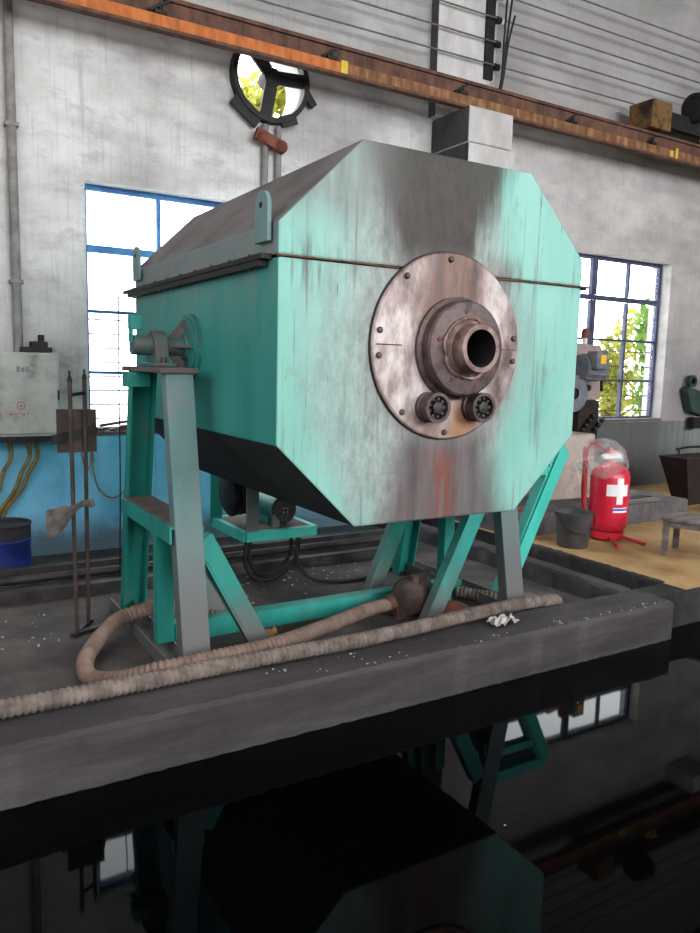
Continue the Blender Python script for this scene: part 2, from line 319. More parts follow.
class MB:
    def __init__(s): s.bm = bmesh.new(); s.mi = 0
    def _tag(s, geom):
        for f in geom:
            f.material_index = s.mi
    def faces(s, vs, fs):
        bv = [s.bm.verts.new(v) for v in vs]; out = []
        for f in fs:
            try: out.append(s.bm.faces.new([bv[i] for i in f]))
            except ValueError: pass
        s._tag(out); return s
    def hexa(s, p):
        return s.faces(p, [(0, 3, 2, 1), (4, 5, 6, 7), (0, 1, 5, 4), (1, 2, 6, 5), (2, 3, 7, 6), (3, 0, 4, 7)])
    def box(s, x0, x1, y0, y1, z0, z1):
        return s.hexa([V(q) for q in ((x0, y0, z0), (x1, y0, z0), (x1, y1, z0), (x0, y1, z0), (x0, y0, z1), (x1, y0, z1), (x1, y1, z1), (x0, y1, z1))])
    def bar(s, a, b, w, h, side=None):
        a, b = V(a), V(b); d = (b-a).normalized()
        sd = V(side) if side else (d.cross(V((0, 0, 1))) if abs(d.z) < .95 else V((1, 0, 0)))
        sd = (sd - d*sd.dot(d)).normalized(); up = sd.cross(d)
        q = []
        for c in (a, b):
            for i, j in ((-1, -1), (1, -1), (1, 1), (-1, 1)): q.append(c + sd*(w/2*i) + up*(h/2*j))
        return s.hexa(q)
    def channel(s, a, b, w, h, t=.012, side=None):
        """U section: web on the -up side, open towards +up"""
        a, b = V(a), V(b); d = (b-a).normalized()
        sd = V(side) if side else d.cross(V((0, 0, 1)))
        sd = (sd - d*sd.dot(d)).normalized(); up = sd.cross(d)
        s.bar(a-up*(h/2-t/2), b-up*(h/2-t/2), w, t, sd)
        for k in (-1, 1): s.bar(a+sd*k*(w/2-t/2)+up*(t/2), b+sd*k*(w/2-t/2)+up*(t/2), t, h-t, sd)
        return s
    def cyl(s, a, b, r0, r1=None, seg=24):
        a, b = V(a), V(b); r1 = r0 if r1 is None else r1
        return s.lathe([(0, 0), (r0, 0), (r1, (b-a).length), (0, (b-a).length)], a, b-a, seg)
    def lathe(s, prof, base, axis, seg=32, a0=0, a1=2*PI):
        base, ax = V(base), V(axis).normalized()
        u = ax.orthogonal().normalized(); w = ax.cross(u)
        rings = []
        for r, h in prof:
            if r < 1e-6: rings.append([s.bm.verts.new(base+ax*h)])
            else: rings.append([s.bm.verts.new(base+ax*h+(u*math.cos(2*PI*k/seg)+w*math.sin(2*PI*k/seg))*r) for k in range(seg)])
        out = []
        for A, B in zip(rings, rings[1:]):
            for k in range(seg):
                k2 = (k+1) % seg
                v = [A[k % len(A)], A[k2 % len(A)], B[k2 % len(B)], B[k % len(B)]]
                vv = []
                for q in v:
                    if q not in vv: vv.append(q)
                if len(vv) > 2:
                    try: out.append(s.bm.faces.new(vv))
                    except ValueError: pass
        s._tag(out); return s
    def tubering(s, a, b, ro, ri, seg=32):
        a, b = V(a), V(b); L = (b-a).length
        return s.lathe([(ri, 0), (ro, 0), (ro, L), (ri, L), (ri, 0)], a, b-a, seg)
    def tube(s, pts, r, seg=8, caps=True):
        pts = [V(p) for p in pts]; n = len(pts); rr = r if callable(r) else (lambda i: r)
        u = None; rings = []
        for i, p in enumerate(pts):
            d = (pts[min(i+1, n-1)]-pts[max(i-1, 0)]).normalized()
            u = d.orthogonal().normalized() if u is None else (u - d*u.dot(d)).normalized()
            w = d.cross(u)
            rings.append([s.bm.verts.new(p+(u*math.cos(2*PI*k/seg)+w*math.sin(2*PI*k/seg))*rr(i)) for k in range(seg)])
        out = []
        for A, B in zip(rings, rings[1:]):
            for k in range(seg): out.append(s.bm.faces.new((A[k], A[(k+1) % seg], B[(k+1) % seg], B[k])))
        if caps:
            out.append(s.bm.faces.new(rings[0])); out.append(s.bm.faces.new(rings[-1]))
        s._tag(out); return s
    def prism(s, poly, y0, y1, mats=None):
        """polygon in xz swept along y; mats = material index per side"""
        n = len(poly); A = [s.bm.verts.new((x, y0, z)) for x, z in poly]; B = [s.bm.verts.new((x, y1, z)) for x, z in poly]
        f = s.bm.faces.new(A); f.material_index = 0
        f = s.bm.faces.new(B); f.material_index = 1
        for k in range(n):
            f = s.bm.faces.new((A[k], A[(k+1) % n], B[(k+1) % n], B[k])); f.material_index = mats[k] if mats else s.mi
        return s
    def ball(s, c, r, sub=2, scale=(1, 1, 1), jit=0):
        m = Matrix.Translation(V(c)) @ Matrix.Diagonal((*[r*k for k in scale], 1))
        g = bmesh.ops.create_icosphere(s.bm, subdivisions=sub, radius=1, matrix=m)
        if jit:
            for v in g['verts']: v.co += V((random.uniform(-1, 1), random.uniform(-1, 1), random.uniform(-1, 1)))*jit
        s._tag({f for v in g['verts'] for f in v.link_faces}); return s
    def build(s, name, mat, parent=None, bevel=0, smooth=True):
        bmesh.ops.recalc_face_normals(s.bm, faces=s.bm.faces)
        vs = [v.co for v in s.bm.verts]
        if parent is None:
            lo = V([min(v[i] for v in vs) for i in range(3)]); hi = V([max(v[i] for v in vs) for i in range(3)])
            org = V(((lo.x+hi.x)/2, (lo.y+hi.y)/2, lo.z))
        else: org = wloc(parent)
        bmesh.ops.translate(s.bm, verts=s.bm.verts, vec=-org)
        me = bpy.data.meshes.new(name); s.bm.to_mesh(me); s.bm.free()
        for m in (mat if isinstance(mat, (list, tuple)) else [mat]): me.materials.append(m)
        if smooth:
            me.polygons.foreach_set('use_smooth', [True]*len(me.polygons)); me.set_sharp_from_angle(angle=math.radians(35))
        o = bpy.data.objects.new(name, me); C.objects.link(o)
        if parent is None: o.location = org
        else: o.parent = parent
        ORI[o.name] = org
        if bevel:
            b = o.modifiers.new('bevel', 'BEVEL'); b.width = bevel; b.segments = 2; b.limit_method = 'ANGLE'; b.angle_limit = math.radians(40)
        return o

def tag(o, label=None, cat=None, group=None, kind=None):
    if label: o['label'] = label
    if cat: o['category'] = cat
    if group: o['group'] = group
    if kind: o['kind'] = kind
    return o
def thing(name, label, cat, loc, group=None):
    o = bpy.data.objects.new(name, None); C.objects.link(o); o.location = loc; o.empty_display_size = .1
    ORI[o.name] = V(loc); return tag(o, label, cat, group)
def struct(o): o['kind'] = 'structure'; return o
def dup(root, loc, label):
    r = root.copy(); C.objects.link(r); r.location = loc; r['label'] = label; ORI[r.name] = V(loc)
    for ch in list(root.children):
        c = ch.copy(); C.objects.link(c); c.parent = r
        for g in list(ch.children):
            d = g.copy(); C.objects.link(d); d.parent = c
    return r
def spline(pts, step):
    """Catmull-Rom through pts, resampled evenly"""
    P = [V(p) for p in pts]; P = [2*P[0]-P[1]]+P+[2*P[-1]-P[-2]]; fine = []
    for i in range(1, len(P)-2):
        a, b, c, d = P[i-1:i+3]
        for k in range(40):
            t = k/40
            fine.append(.5*((2*b)+(c-a)*t+(2*a-5*b+4*c-d)*t*t+(3*b-a-3*c+d)*t**3))
    fine.append(P[-2]); out = [fine[0]]; acc = 0
    for p, q in zip(fine, fine[1:]):
        L = (q-p).length
        while L > 1e-9 and acc+L >= step:
            f = (step-acc)/L; p = p.lerp(q, f); out.append(p); L = (q-p).length; acc = 0
        acc += L
    return out

# ================================================================== SETTING
YW = 6.75                                     # face of the back wall
FZ = -.06                                     # floor of the furnace bay
YZ = .08                                      # ochre floor, curb tops
WZ = -.18                                     # water

def cut_wall(name, box, rects, circ, mat):
    """a wall slab along x with rectangular and round openings through it"""
    x0, x1, y0, y1, z0, z1 = box
    o = MB().box(*box).build(name, mat, smooth=False)
    cut = MB()
    for a, b, c, d in rects: cut.box(a, b, y0-.5, y1+.5, c, d)
    for cx, cz, r in circ: cut.cyl((cx, y0-.5, cz), (cx, y1+.5, cz), r, seg=48)
    k = cut.build('cutter', mat, smooth=False)
    m = o.modifiers.new('holes', 'BOOLEAN'); m.operation = 'DIFFERENCE'; m.solver = 'EXACT'; m.object = k
    dg = bpy.context.evaluated_depsgraph_get(); me = bpy.data.meshes.new_from_object(o.evaluated_get(dg))
    o.modifiers.clear(); o.data = me; bpy.data.objects.remove(k); return struct(o)

W1 = (1.45, 4.10, .99, 3.09); W2 = (6.45, 9.10, 1.0, 3.09)
cut_wall('wall_back', (-2.6, 14.2, YW, YW+.32, -.3, 7.2), [W1, W2], [(3.11, 4.20, .34)], WALL)
struct(MB().box(-2.9, -2.6, -8, YW+.32, -.3, 7.2).build('wall_left', PLAIN, smooth=False))
struct(MB().box(14.2, 14.5, -8, YW+.32, -.3, 7.2).build('wall_right', PLAIN, smooth=False))
cut_wall('wall_front', (-2.6, 14.2, -8.3, -8, -.3, 7.2), [(-1.2, 13, 2.6, 6.6)], [], PLAIN)
struct(MB().box(-2.9, 14.5, -8.3, YW+.32, 7.2, 7.35).build('ceiling', ROOF, smooth=False))

# masonry pier under the rail, and its shallow upper shaft
for nm, bx in (('pier', (4.99, 5.62, 6.12, YW-.002, FZ, 3.84)), ('pier_cap', (4.99, 5.575, 6.13, YW-.002, 3.845, 4.19))):
    pr = MB().box(*bx).build(nm, [PLASTER, SOOTSHADE], smooth=False, bevel=.02)
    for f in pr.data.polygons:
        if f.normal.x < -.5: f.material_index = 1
    struct(pr)
m = MB(); m.box(4.94, 5.72, 6.62, YW-.002, 4.20, 7.2); pu = m.build('pier_shaft', [PLASTER, SOOTSHADE], smooth=False, bevel=.01)
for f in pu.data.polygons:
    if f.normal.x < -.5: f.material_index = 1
struct(pu)

# floors: furnace bay, ochre floor, near side of the pool, pool bed
struct(MB().box(-2.6, 4.32, 3.43, YW, -.45, FZ).build('floor', PIT, smooth=False))
struct(MB().box(4.80, 14.2, 3.24, YW, -.45, YZ).build('floor_ochre', YELLOW, smooth=False))
struct(MB().box(4.46, 4.80, 3.43, YW, -.45, FZ-.02).build('floor_trench', PIT, smooth=False))
struct(MB().box(-2.6, 14.2, -8, .75, -.45, .02).build('floor_near', PIT, smooth=False))
struct(MB().box(-2.6, 14.2, .75, 3.2, -.6, -.46).build('floor_pool', PIT, smooth=False))
oc = bpy.data.objects['floor_ochre']; oc.data.materials.append(CURBD)
for q in oc.data.polygons:
    if abs(q.normal.z) < .5: q.material_index = 1
tag(MB().box(-2.6, 14.2, .75, 3.235, -.455, WZ).build('water', WATER, smooth=False), 'black still water filling the pit in front of the furnace', 'water', kind='stuff')

def rough_slab(name, box, mat, n=60, amp=.006):
    """a cast curb with slightly uneven arrises"""
    x0, x1, y0, y1, z0, z1 = box; m = MB(); rnd = random.Random(3)
    long_x = (x1-x0) > (y1-y0); rings = []
    for i in range(n+1):
        t = i/n; j = lambda: rnd.uniform(-amp, amp)
        if long_x:
            x = x0+(x1-x0)*t; c = [(x, y0+j(), z0), (x, y0+j()*.6, z1-.02), (x, y0+.02+j(), z1+j()*.6), (x, (y0+y1)/2, z1+j()), (x, y1-.02+j(), z1+j()*.6), (x, y1+j(), z1-.02), (x, y1, z0)]
        else:
            y = y0+(y1-y0)*t; c = [(x0, y, z0), (x0+j(), y, z1-.02), (x0+.015+j(), y, z1+j()*.6), ((x0+x1)/2, y, z1+j()), (x1-.015+j(), y, z1+j()*.6), (x1+j(), y, z1-.02), (x1, y, z0)]
        rings.append([m.bm.verts.new(q) for q in c])
    k = len(rings[0])
    for A, B in zip(rings, rings[1:]):
        for i in range(k): m.bm.faces.new((A[i], A[(i+1) % k], B[(i+1) % k], B[i]))
    m.bm.faces.new(rings[0]); m.bm.faces.new(rings[-1])
    return struct(m.build(name, mat))
rough_slab('curb_front', (-2.6, 4.46, 3.09, 3.43, -.45, YZ), CURB, 160)
rough_slab('curb_side', (4.32, 4.46, 3.432, 6.7, -.45, YZ+.005), CURB, 60)
rough_slab('curb_trench', (4.74, 4.83, 3.43, 5.0, -.45, YZ+.012), CURBD, 40)
struct(MB().box(4.462, 4.80, 3.24, 3.43, -.45, YZ-.004).build('curb_corner', CURBD, smooth=False))
rough_slab('step_back', (4.86, 7.32, 5.0, 6.7, YZ, .28), STEPM, 50)
struct(MB().box(-30, 40, YW+.33, 60, -.6, -.35).build('ground_outside', OUT, smooth=False))

# windows -----------------------------------------------------------
def window(name, r, left_dark):
    x0, x1, z0, z1 = r; ya, yb = 6.90, 6.95; mid = x1-1.31
    fr = thing(name, None, None, ((x0+x1)/2, 6.92, z0)); struct(fr)
    m = MB(); w = .045
    m.box(x0, x0+w, ya, yb, z0, z1); m.box(x1-w, x1, ya, yb, z0, z1); m.box(x0+w, x1-w, ya, yb, z0, z0+w*.6); m.box(x0+w, x1-w, ya, yb, z1-w, z1)
    struct(m.build('window_frame', BLUEDK if left_dark else BLUEFR, fr, smooth=False))
    struct(MB().box(x0+w, x1-w, ya-.01, yb, z0+1.54, z0+1.60).build('transom', BLUEDK if left_dark else BLUEFR, fr, smooth=False))
    xs = [x0+w, (x0+mid)/2, mid, (mid+x1)/2, x1-w]
    for i, x in enumerate(xs[1:-1]):
        t = .05 if i == 1 else .017
        struct(MB().box(x-t, x+t, ya+.002, yb+.002, z0+w*.6, z0+1.533).build('mullion', BLUEDK, fr, smooth=False))
        struct(MB().box(x-t, x+t, ya+.002, yb+.002, z0+1.607, z1-w).build('mullion', BLUEDK if i == 1 or left_dark else BLUEFR, fr, smooth=False))
    for z in (z0+1.04, z0+.51):
        struct(MB().box(x0+w, x1-w, ya+.01, yb-.01, z-.014, z+.014).build('glazing_bar', BLUEFR if not left_dark else BLUEDK, fr, smooth=False))
    zs = [z0+w*.6, z0+.51, z0+1.04, z0+1.57, z1-w]
    for i in range(4):
        for j in range(4):
            struct(MB().box(xs[i]+.004, xs[i+1]-.004, 6.928, 6.932, zs[j]+.003, zs[j+1]-.003).build('pane', GLASS, fr, smooth=False))
    g = MB()
    for k in range(8 if not left_dark else 5):
        z = z0+.10+.125*k if not left_dark else z0+.1+.2*k
        g.cyl((x0+.01, 6.99, z), (x1-.01, 6.99, z), .0065, seg=6)
    struct(g.build('grille', BLACK, fr))
window('window_1', W1, False); window('window_2', W2, True)
struct(MB().box(W1[0], W1[1], YW-.015, 6.90, W1[2]-.03, W1[2]+.002).build('trim_1', DUST, smooth=False))
struct(MB().box(W2[0], W2[1], YW-.015, 6.90, W2[2]-.03, W2[2]+.002).build('trim_2', DUST, smooth=False))

# ================================================================== FURNACE
CX, CZ = 2.475, 1.735; HW, HH, CHX, CHZ = .97, .925, .435, .42
YF, YB = 3.145, 5.47; SEAM = 2.09; TRY = 4.30; TRZ = 1.695
L_, R_, T_, B_ = CX-HW, CX+HW, CZ+HH, CZ-HH
fu = thing('tilting_furnace', 'large teal octagonal tilting furnace with round steel mouth plate, hung over the pit edge', 'furnace', (CX, TRY, B_))
m = MB()
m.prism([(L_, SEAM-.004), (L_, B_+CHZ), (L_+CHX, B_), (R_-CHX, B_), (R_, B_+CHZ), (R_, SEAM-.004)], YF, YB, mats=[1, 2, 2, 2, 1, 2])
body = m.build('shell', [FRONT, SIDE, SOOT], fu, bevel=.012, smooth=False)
m = MB()
m.prism([(R_, SEAM+.004), (R_, T_-CHZ), (R_-CHX, T_), (L_+CHX, T_), (L_, T_-CHZ), (L_, SEAM+.004)], YF, YB, mats=[1, 3, 3, 3, 1, 2])
lid = m.build('lid', [FRONT, LIDSIDE, SOOT, TOPDUST], fu, bevel=.012, smooth=False)
lid['label'] = 'upper half of the shell with dust-covered slopes'
# seam flanges between shell and lid
m = MB(); m.box(L_-.055, L_-.001, YF+.06, YB+.12, SEAM-.012, SEAM+.012); m.box(L_-.05, L_-.001, YF+.1, YB+.02, SEAM-.042, SEAM-.014)
sf = m.build('seam_flange', BLACK, fu, smooth=False)
for k in range(9):
    y = YF+.25+k*.25
    MB().cyl((L_-.028, y, SEAM-.05), (L_-.028, y, SEAM+.025), .010, seg=8).build('flange_bolt', STEEL, sf)
m = MB(); m.box(R_+.001, R_+.06, YF+.02, YB+.02, SEAM-.012, SEAM+.012); m.build('seam_flange', BLACK, fu, smooth=False)
m = MB(); m.tube(spline([(L_-.01, YF-.008, SEAM), (L_+.3, YF-.006, SEAM+.002), (CX-.30, YF-.007, SEAM-.003)], .03), lambda i: .0045+.0015*math.sin(i*2.3), 6); m.build('weld_seam', RUST, fu)
m = MB(); m.tube(spline([(CX+.30, YF-.007, SEAM-.004), (CX+.7, YF-.007, SEAM), (R_+.05, YF-.008, SEAM)], .03), lambda i: .006+.002*math.sin(i*1.7), 6); m.build('weld_seam', RUST, fu)
# lifting lugs on the left edge of the lid
def lug(x, y, s):
    m = MB(); n = 10; w = .07; z0 = T_-CHZ-.085; t = .022
    pts = [(-w, 0), (w, 0), (w, .14)]+[(w*math.cos(a), .16+w*math.sin(a)) for a in [PI*k/n for k in range(n+1)]]+[(-w, .14)]
    A = [m.bm.verts.new((x, y+p, z0+q)) for p, q in pts]; B = [m.bm.verts.new((x+s*t, y+p, z0+q)) for p, q in pts]
    m.bm.faces.new(A); m.bm.faces.new(B)
    for k in range(len(pts)): m.bm.faces.new((A[k], A[(k+1) % len(pts)], B[(k+1) % len(pts)], B[k]))
    o = m.build('lifting_lug', TEALD, fu, bevel=.004, smooth=False)
    MB().cyl((x-s*.002, y, z0+.165), (x+s*(t+.002), y, z0+.165), .014, seg=12).build('lug_hole', INNER, o)
lug(L_-.032, 3.265, 1); lug(L_-.032, 5.34, 1)
# round mouth plate with bolts
PC = V((2.475, YF, 1.715)); PR = .475
m = MB(); m.lathe([(.16, .001), (PR, .001), (PR, .020), (PR-.008, .026), (.16, .026), (.16, .001)], PC, (0, -1, 0), 72); pl = m.build('mouth_plate', PLATE, fu)
MB().tubering(PC+V((0, -.0005, 0)), PC+V((0, -.009, 0)), PR+.007, PR-.02, 72).build('plate_shadow_ring', BLACK, pl)  # black ring standing in for the shadow line round the plate edge
MB().box(PC.x-PR+.02, PC.x-.30, YF-.0285, YF-.0255, PC.z-.003, PC.z+.003).build('plate_joint', RUST, pl, smooth=False)
MB().box(PC.x+.30, PC.x+PR-.02, YF-.0285, YF-.0255, PC.z-.003, PC.z+.003).build('plate_joint', RUST, pl, smooth=False)
for a in (171, 187, 92, 229, 268, 8, -8, 312, 130):
    a = math.radians(a); c = PC+V((math.cos(a), 0, math.sin(a)))*(PR-.035)
    m = MB(); m.lathe([(0, .026), (.016, .026), (.016, .034), (.010, .040), (0, .041)], c, (0, -1, 0), 12); m.build('plate_bolt', BRONZE, pl)
# neck flange and spout
NC = V((2.515, YF-.026, 1.708))
m = MB(); m.lathe([(.11, 0), (.262, 0), (.262, .022), (.242, .03), (.242, .082), (.232, .092), (.11, .10), (.11, 0)], NC, (0, -1, 0), 64); nk = m.build('neck_flange', BRONZE, fu)
for k in range(5):
    a = 2*PI*k/5+.4; c = NC+V((math.cos(a), 0, math.sin(a)))*.185; m = MB(); m.lathe([(0, .09), (.017, .09), (.012, .099), (0, .102)], c, (0, -1, 0), 10); m.build('weld_spot', RUST, nk)
m = MB(); m.tube([NC+V((math.cos(a)*.152*(1+.03*math.sin(a*7)), -.102, math.sin(a)*.152*(1+.04*math.sin(a*5+1)))) for a in [2*PI*k/60 for k in range(61)]], lambda i: .010+.003*math.sin(i*1.9), 8); m.build('weld_bead', SPOUT, nk)
SP = NC+V((0, -.09, 0))
m = MB(); m.lathe([(.145, -.005), (.145, .012), (.130, .026), (.122, .03), (.122, .105), (.118, .112), (.094, .112), (.092, .105), (.092, -.105), (0, -.106)], SP, (0, -1, 0), 48); sp = m.build('spout', [SPOUT, INNER], fu)
for f in sp.data.polygons:
    c = f.center+ORI[sp.name]
    if math.hypot(c.x-SP.x, c.z-SP.z) < .0935: f.material_index = 1
# two plugged sight nozzles
for x, z in ((2.345, 1.408), (2.645, 1.408)):
    b = V((x, YF-.026, z))
    m = MB(); m.lathe([(0, .0), (.078, .0), (.078, .02), (.07, .024), (.07, .066), (.077, .07), (.077, .096), (.060, .096), (.058, .05), (0, .05)], b, (0, -1, 0), 36); nz = m.build('sight_nozzle', BRONZE, fu)
    m = MB()
    for k in range(9):
        a = 2*PI*k/9; m.ball(b+V((math.cos(a)*.046, -.075, math.sin(a)*.046)), .014, 1)
    m.lathe([(0, .05), (.036, .05), (.034, .092), (.02, .098), (0, .098)], b, (0, -1, 0), 6); m.build('nozzle_plug', STEEL, nz)
# trunnions
def trunnion(s):
    xw = CX+s*HW; m = MB()
    m.lathe([(0, .001), (.19, .001), (.19, .022), (.165, .024), (.165, .04), (.08, .042), (.075, .06), (0, .06)], (xw, TRY, TRZ), (s, 0, 0), 40)
    tf = m.build('trunnion_flange', GRIMY, fu)
    for a in (90, 0, 180, 270):
        m = MB(); a = math.radians(a); d = V((0, math.cos(a), math.sin(a))); n = d.cross(V((1, 0, 0)))*.008
        q = [V((xw+s*.042, TRY, TRZ))+d*.05, V((xw+s*.042, TRY, TRZ))+d*.155, V((xw+s*.14, TRY, TRZ))+d*.05]
        m.faces([p+n for p in q]+[p-n for p in q], [(0, 1, 2), (3, 5, 4), (0, 3, 4, 1), (1, 4, 5, 2), (2, 5, 3, 0)])
        m.build('gusset', DUST, tf, smooth=False)
    MB().cyl((xw+s*.03, TRY, TRZ), (xw+s*.345, TRY, TRZ), .055, seg=28).build('trunnion_shaft', GRIMY, fu)
trunnion(-1); trunnion(1)
# small lever plate on the end of the left shaft
m = MB(); m.bar((L_-.352, TRY-.01, TRZ+.015), (L_-.352, TRY-.02, TRZ+.11), .014, .05, (1, 0, 0)); m.box(L_-.362, L_-.30, TRY-.045, TRY+.015, TRZ+.085, TRZ+.165); m.build('index_lever', TEAL, fu, bevel=.004, smooth=False)

# ================================================================== SUPPORT STAND
st = thing('furnace_stand', 'teal welded steel stand of two braced A-frames carrying the furnace', 'stand', (CX, TRY, FZ))
def side_frame(s):
    xc = CX+s*(1.17 if s < 0 else 1.095); X = lambda d: xc+s*d            # positive d = outwards
    for (yt, yb, mt) in ((3.97, 3.69, TEALD), (4.63, 4.92, TEAL)):
        k = 1 if yt < 4.3 else -1; xr = xc-.06*(s > 0 and k < 0)+.008*(s < 0)
        m = MB(); m.channel((xr, yt+k*.01, 1.545), (xr, yb, FZ), .152, .085, .012, (1, 0, 0) if k > 0 else (-1, 0, 0))
        m.build('leg', mt, st, bevel=.003, smooth=False)
    m = MB(); m.box(xc-.105, xc+.105, 3.90, 4.70, 1.546, 1.575) if s > 0 else m.box(xc-.105, xc+.105, 3.91, 4.68, 1.546, 1.575); m.build('top_plate', DUST, st, bevel=.004, smooth=False)
    m = MB(); m.box(xc-.065, xc+.065, TRY-.14, TRY+.14, 1.577, 1.60)
    n = 16; q = [(TRY-.10, 1.601)]+[(TRY-.085*math.cos(PI*i/n), TRZ+.085*math.sin(PI*i/n)) for i in range(n+1)]+[(TRY+.10, 1.601)]
    A = [m.bm.verts.new((xc-.038, y, z)) for y, z in q]; B = [m.bm.verts.new((xc+.038, y, z)) for y, z in q]
    m.bm.faces.new(A); m.bm.faces.new(B)
    for i in range(len(q)): m.bm.faces.new((A[i], A[(i+1) % len(q)], B[(i+1) % len(q)], B[i]))
    pb = m.build('bearing_block', GRIMY, st, bevel=.004)
    for y in (-.12, .12): MB().cyl((xc, TRY+y, 1.60), (xc, TRY+y, 1.63), .016, seg=6).build('bearing_bolt', STEEL, pb)
    m = MB(); m.channel((X(-.0), 3.80, .70), (X(-.0), 4.78, .70), .19, .09, .012, (-1, 0, 0)); m.bar((X(0), 3.82, .747), (X(0), 4.76, .747), .186, .006, (1, 0, 0)); m.build('crossbar', [TEAL], st, smooth=False)
    MB().bar((X(0), 3.83, .7545), (X(0), 4.75, .7545), .17, .006, (1, 0, 0)).build('crossbar_dust', DUST, st, smooth=False)
    m = MB(); m.channel((X(.045), 3.55, -.02), (X(.045), 5.05, -.02), .13, .075, .01, (1, 0, 0)); m.build('base_beam', TEALD, st, smooth=False)
    if s < 0:
        MB().bar((X(.035), 4.10, FZ+.08), (X(.035), 4.10, .652), .10, .07, (1, 0, 0)).build('post', TEAL, st, bevel=.003, smooth=False)
    else:
        MB().bar((3.29, 4.10, FZ), (3.29, 4.10, .93), .085, .08, (1, 0, 0)).build('post', TEAL, st, bevel=.003, smooth=False)
    for (y, yy, mt) in ((3.86, 3.80, TEALB), (4.66, 4.50, TEALB)):
        m = MB(); m.channel((X(-.10), y, .66 if s < 0 else .93), (X(-.47 if s < 0 else -.65), yy, FZ) if True else 0, .075, .115, .012, (0, -1, 0)); m.build('brace', mt, st, bevel=.003, smooth=False)
    m = MB(); m.bar((X(.02), 4.42, 1.50), (X(.155), 4.42, 1.50), .11, .085, (0, 1, 0)); m.build('tube_arm', TEAL, st, bevel=.004, smooth=False)
side_frame(-1); side_frame(1)
MB().box(1.38, 3.57, 4.24, 4.34, FZ, .055).build('floor_beam', TEAL, st, bevel=.004, smooth=False)
# outrigger on the right side
m = MB(); m.channel((3.70, 4.0, FZ), (4.24, 4.0, 1.05), .085, .10, .012, (0, 1, 0)); m.bar((3.715, 3.945, FZ+.02), (4.255, 3.945, 1.04), .012, .10, (0, 1, 0)); m.build('outrigger_strut', BRIGHT, st, bevel=.003, smooth=False)
m = MB(); m.bar((3.70, 4.0, 1.06), (4.26, 4.0, 1.06), .10, .08, (0, 1, 0)); m.build('outrigger_arm', BRIGHT, st, bevel=.003, smooth=False)
m = MB(); m.bar((3.70, 4.0, .88), (4.11, 4.0, .88), .08, .06, (0, 1, 0)); m.build('outrigger_tie', BRIGHT, st, bevel=.003, smooth=False)

# ================================================================== MOTOR PLATFORM behind / below the furnace
mp = thing('motor_platform', 'small teal hanging frame with dark motor and blower under the furnace', 'motor platform', (2.48, 5.42, .29))
m = MB(); x0, x1, y0, y1, z = 2.20, 2.78, 5.10, 5.74, .33
for a, b in (((x0, y0, z), (x1, y0, z)), ((x0, y1, z), (x1, y1, z)), ((x0, y0, z), (x0, y1, z)), ((x1, y0, z), (x1, y1, z))): m.bar(a, b, .05, .075)
m.build('platform_frame', BRIGHT, mp, smooth=False)
MB().box(x0+.02, x1-.02, y0+.025, y1-.02, z+.02, z+.038).build('platform_deck', DUST, mp, smooth=False)
for x, y, t in ((2.255, 5.10, .92), (2.21, 5.72, .8), (2.84, 5.72, .8)): MB().bar((x, y, z), (x, y, t), .095, .02, (1, 0, 0)).build('hanger', TEALD if y < 5.5 else TEAL, mp, smooth=False)
MB().box(2.785, 2.90, 5.71, 5.735, .33, .42).build('end_plate', BRIGHT, mp, smooth=False)
m = MB(); m.cyl((2.545, 5.17, .50), (2.545, 5.56, .50), .105, seg=28); m.box(2.46, 2.63, 5.26, 5.5, .375, .43)
mo = m.build('motor', TEAL, mp)
MB().lathe([(0, 0), (.098, 0), (.105, .01), (.092, .028), (0, .034)], (2.545, 5.168, .50), (0, -1, 0), 28).build('fan_cover', STEEL, mo)
m = MB()
for k in range(4): m.ball((2.545+.022*math.cos(PI/4+k*PI/2), 5.134, .50+.022*math.sin(PI/4+k*PI/2)), .008, 1)
m.build('cover_screw', PORC, mo)
m = MB(); m.lathe([(0, 0), (.14, 0), (.17, .02), (.17, .055), (.15, .075), (.17, .09), (.17, .13), (.14, .15), (0, .15)], (2.16, 5.40, .60), (1, 0, .1), 32); m.build('blower_drum', BLACK, mp)
MB().box(2.44, 2.50, 5.14, 5.18, .37, .47).build('support_block', TEALD, mp, smooth=False)

# looped power cables under the platform
def cable(name, pts, r, mat, label, cat, group=None, step=.03, seg=8):
    m = MB(); m.tube(spline(pts, step), r, seg); return tag(m.build(name, mat), label, cat, group)
cable('power_cable', [(2.24, 5.16, .29), (2.22, 5.15, .12), (2.29, 5.13, -.0), (2.42, 5.13, -.028), (2.56, 5.14, .03), (2.66, 5.16, .13), (2.68, 5.17, .29)], .018, BLACK, 'outermost of the two black cables looping under the motor platform', 'cable', 'cables under the motor platform')
cable('power_cable', [(2.29, 5.20, .29), (2.27, 5.20, .14), (2.33, 5.19, .03), (2.44, 5.19, .0), (2.55, 5.20, .05), (2.63, 5.21, .14), (2.64, 5.22, .29)], .016, BLACK, 'innermost of the two black cables looping under the motor platform', 'cable', 'cables under the motor platform')
cable('power_cable', [(2.63, 5.10, .29), (2.63, 5.08, .10), (2.70, 5.0, -.02), (2.9, 4.9, -.045), (3.2, 4.9, -.045), (3.5, 5.05, -.045)], .014, BLACK, 'black cable trailing from the motor platform across the floor', 'cable', 'cables under the motor platform')

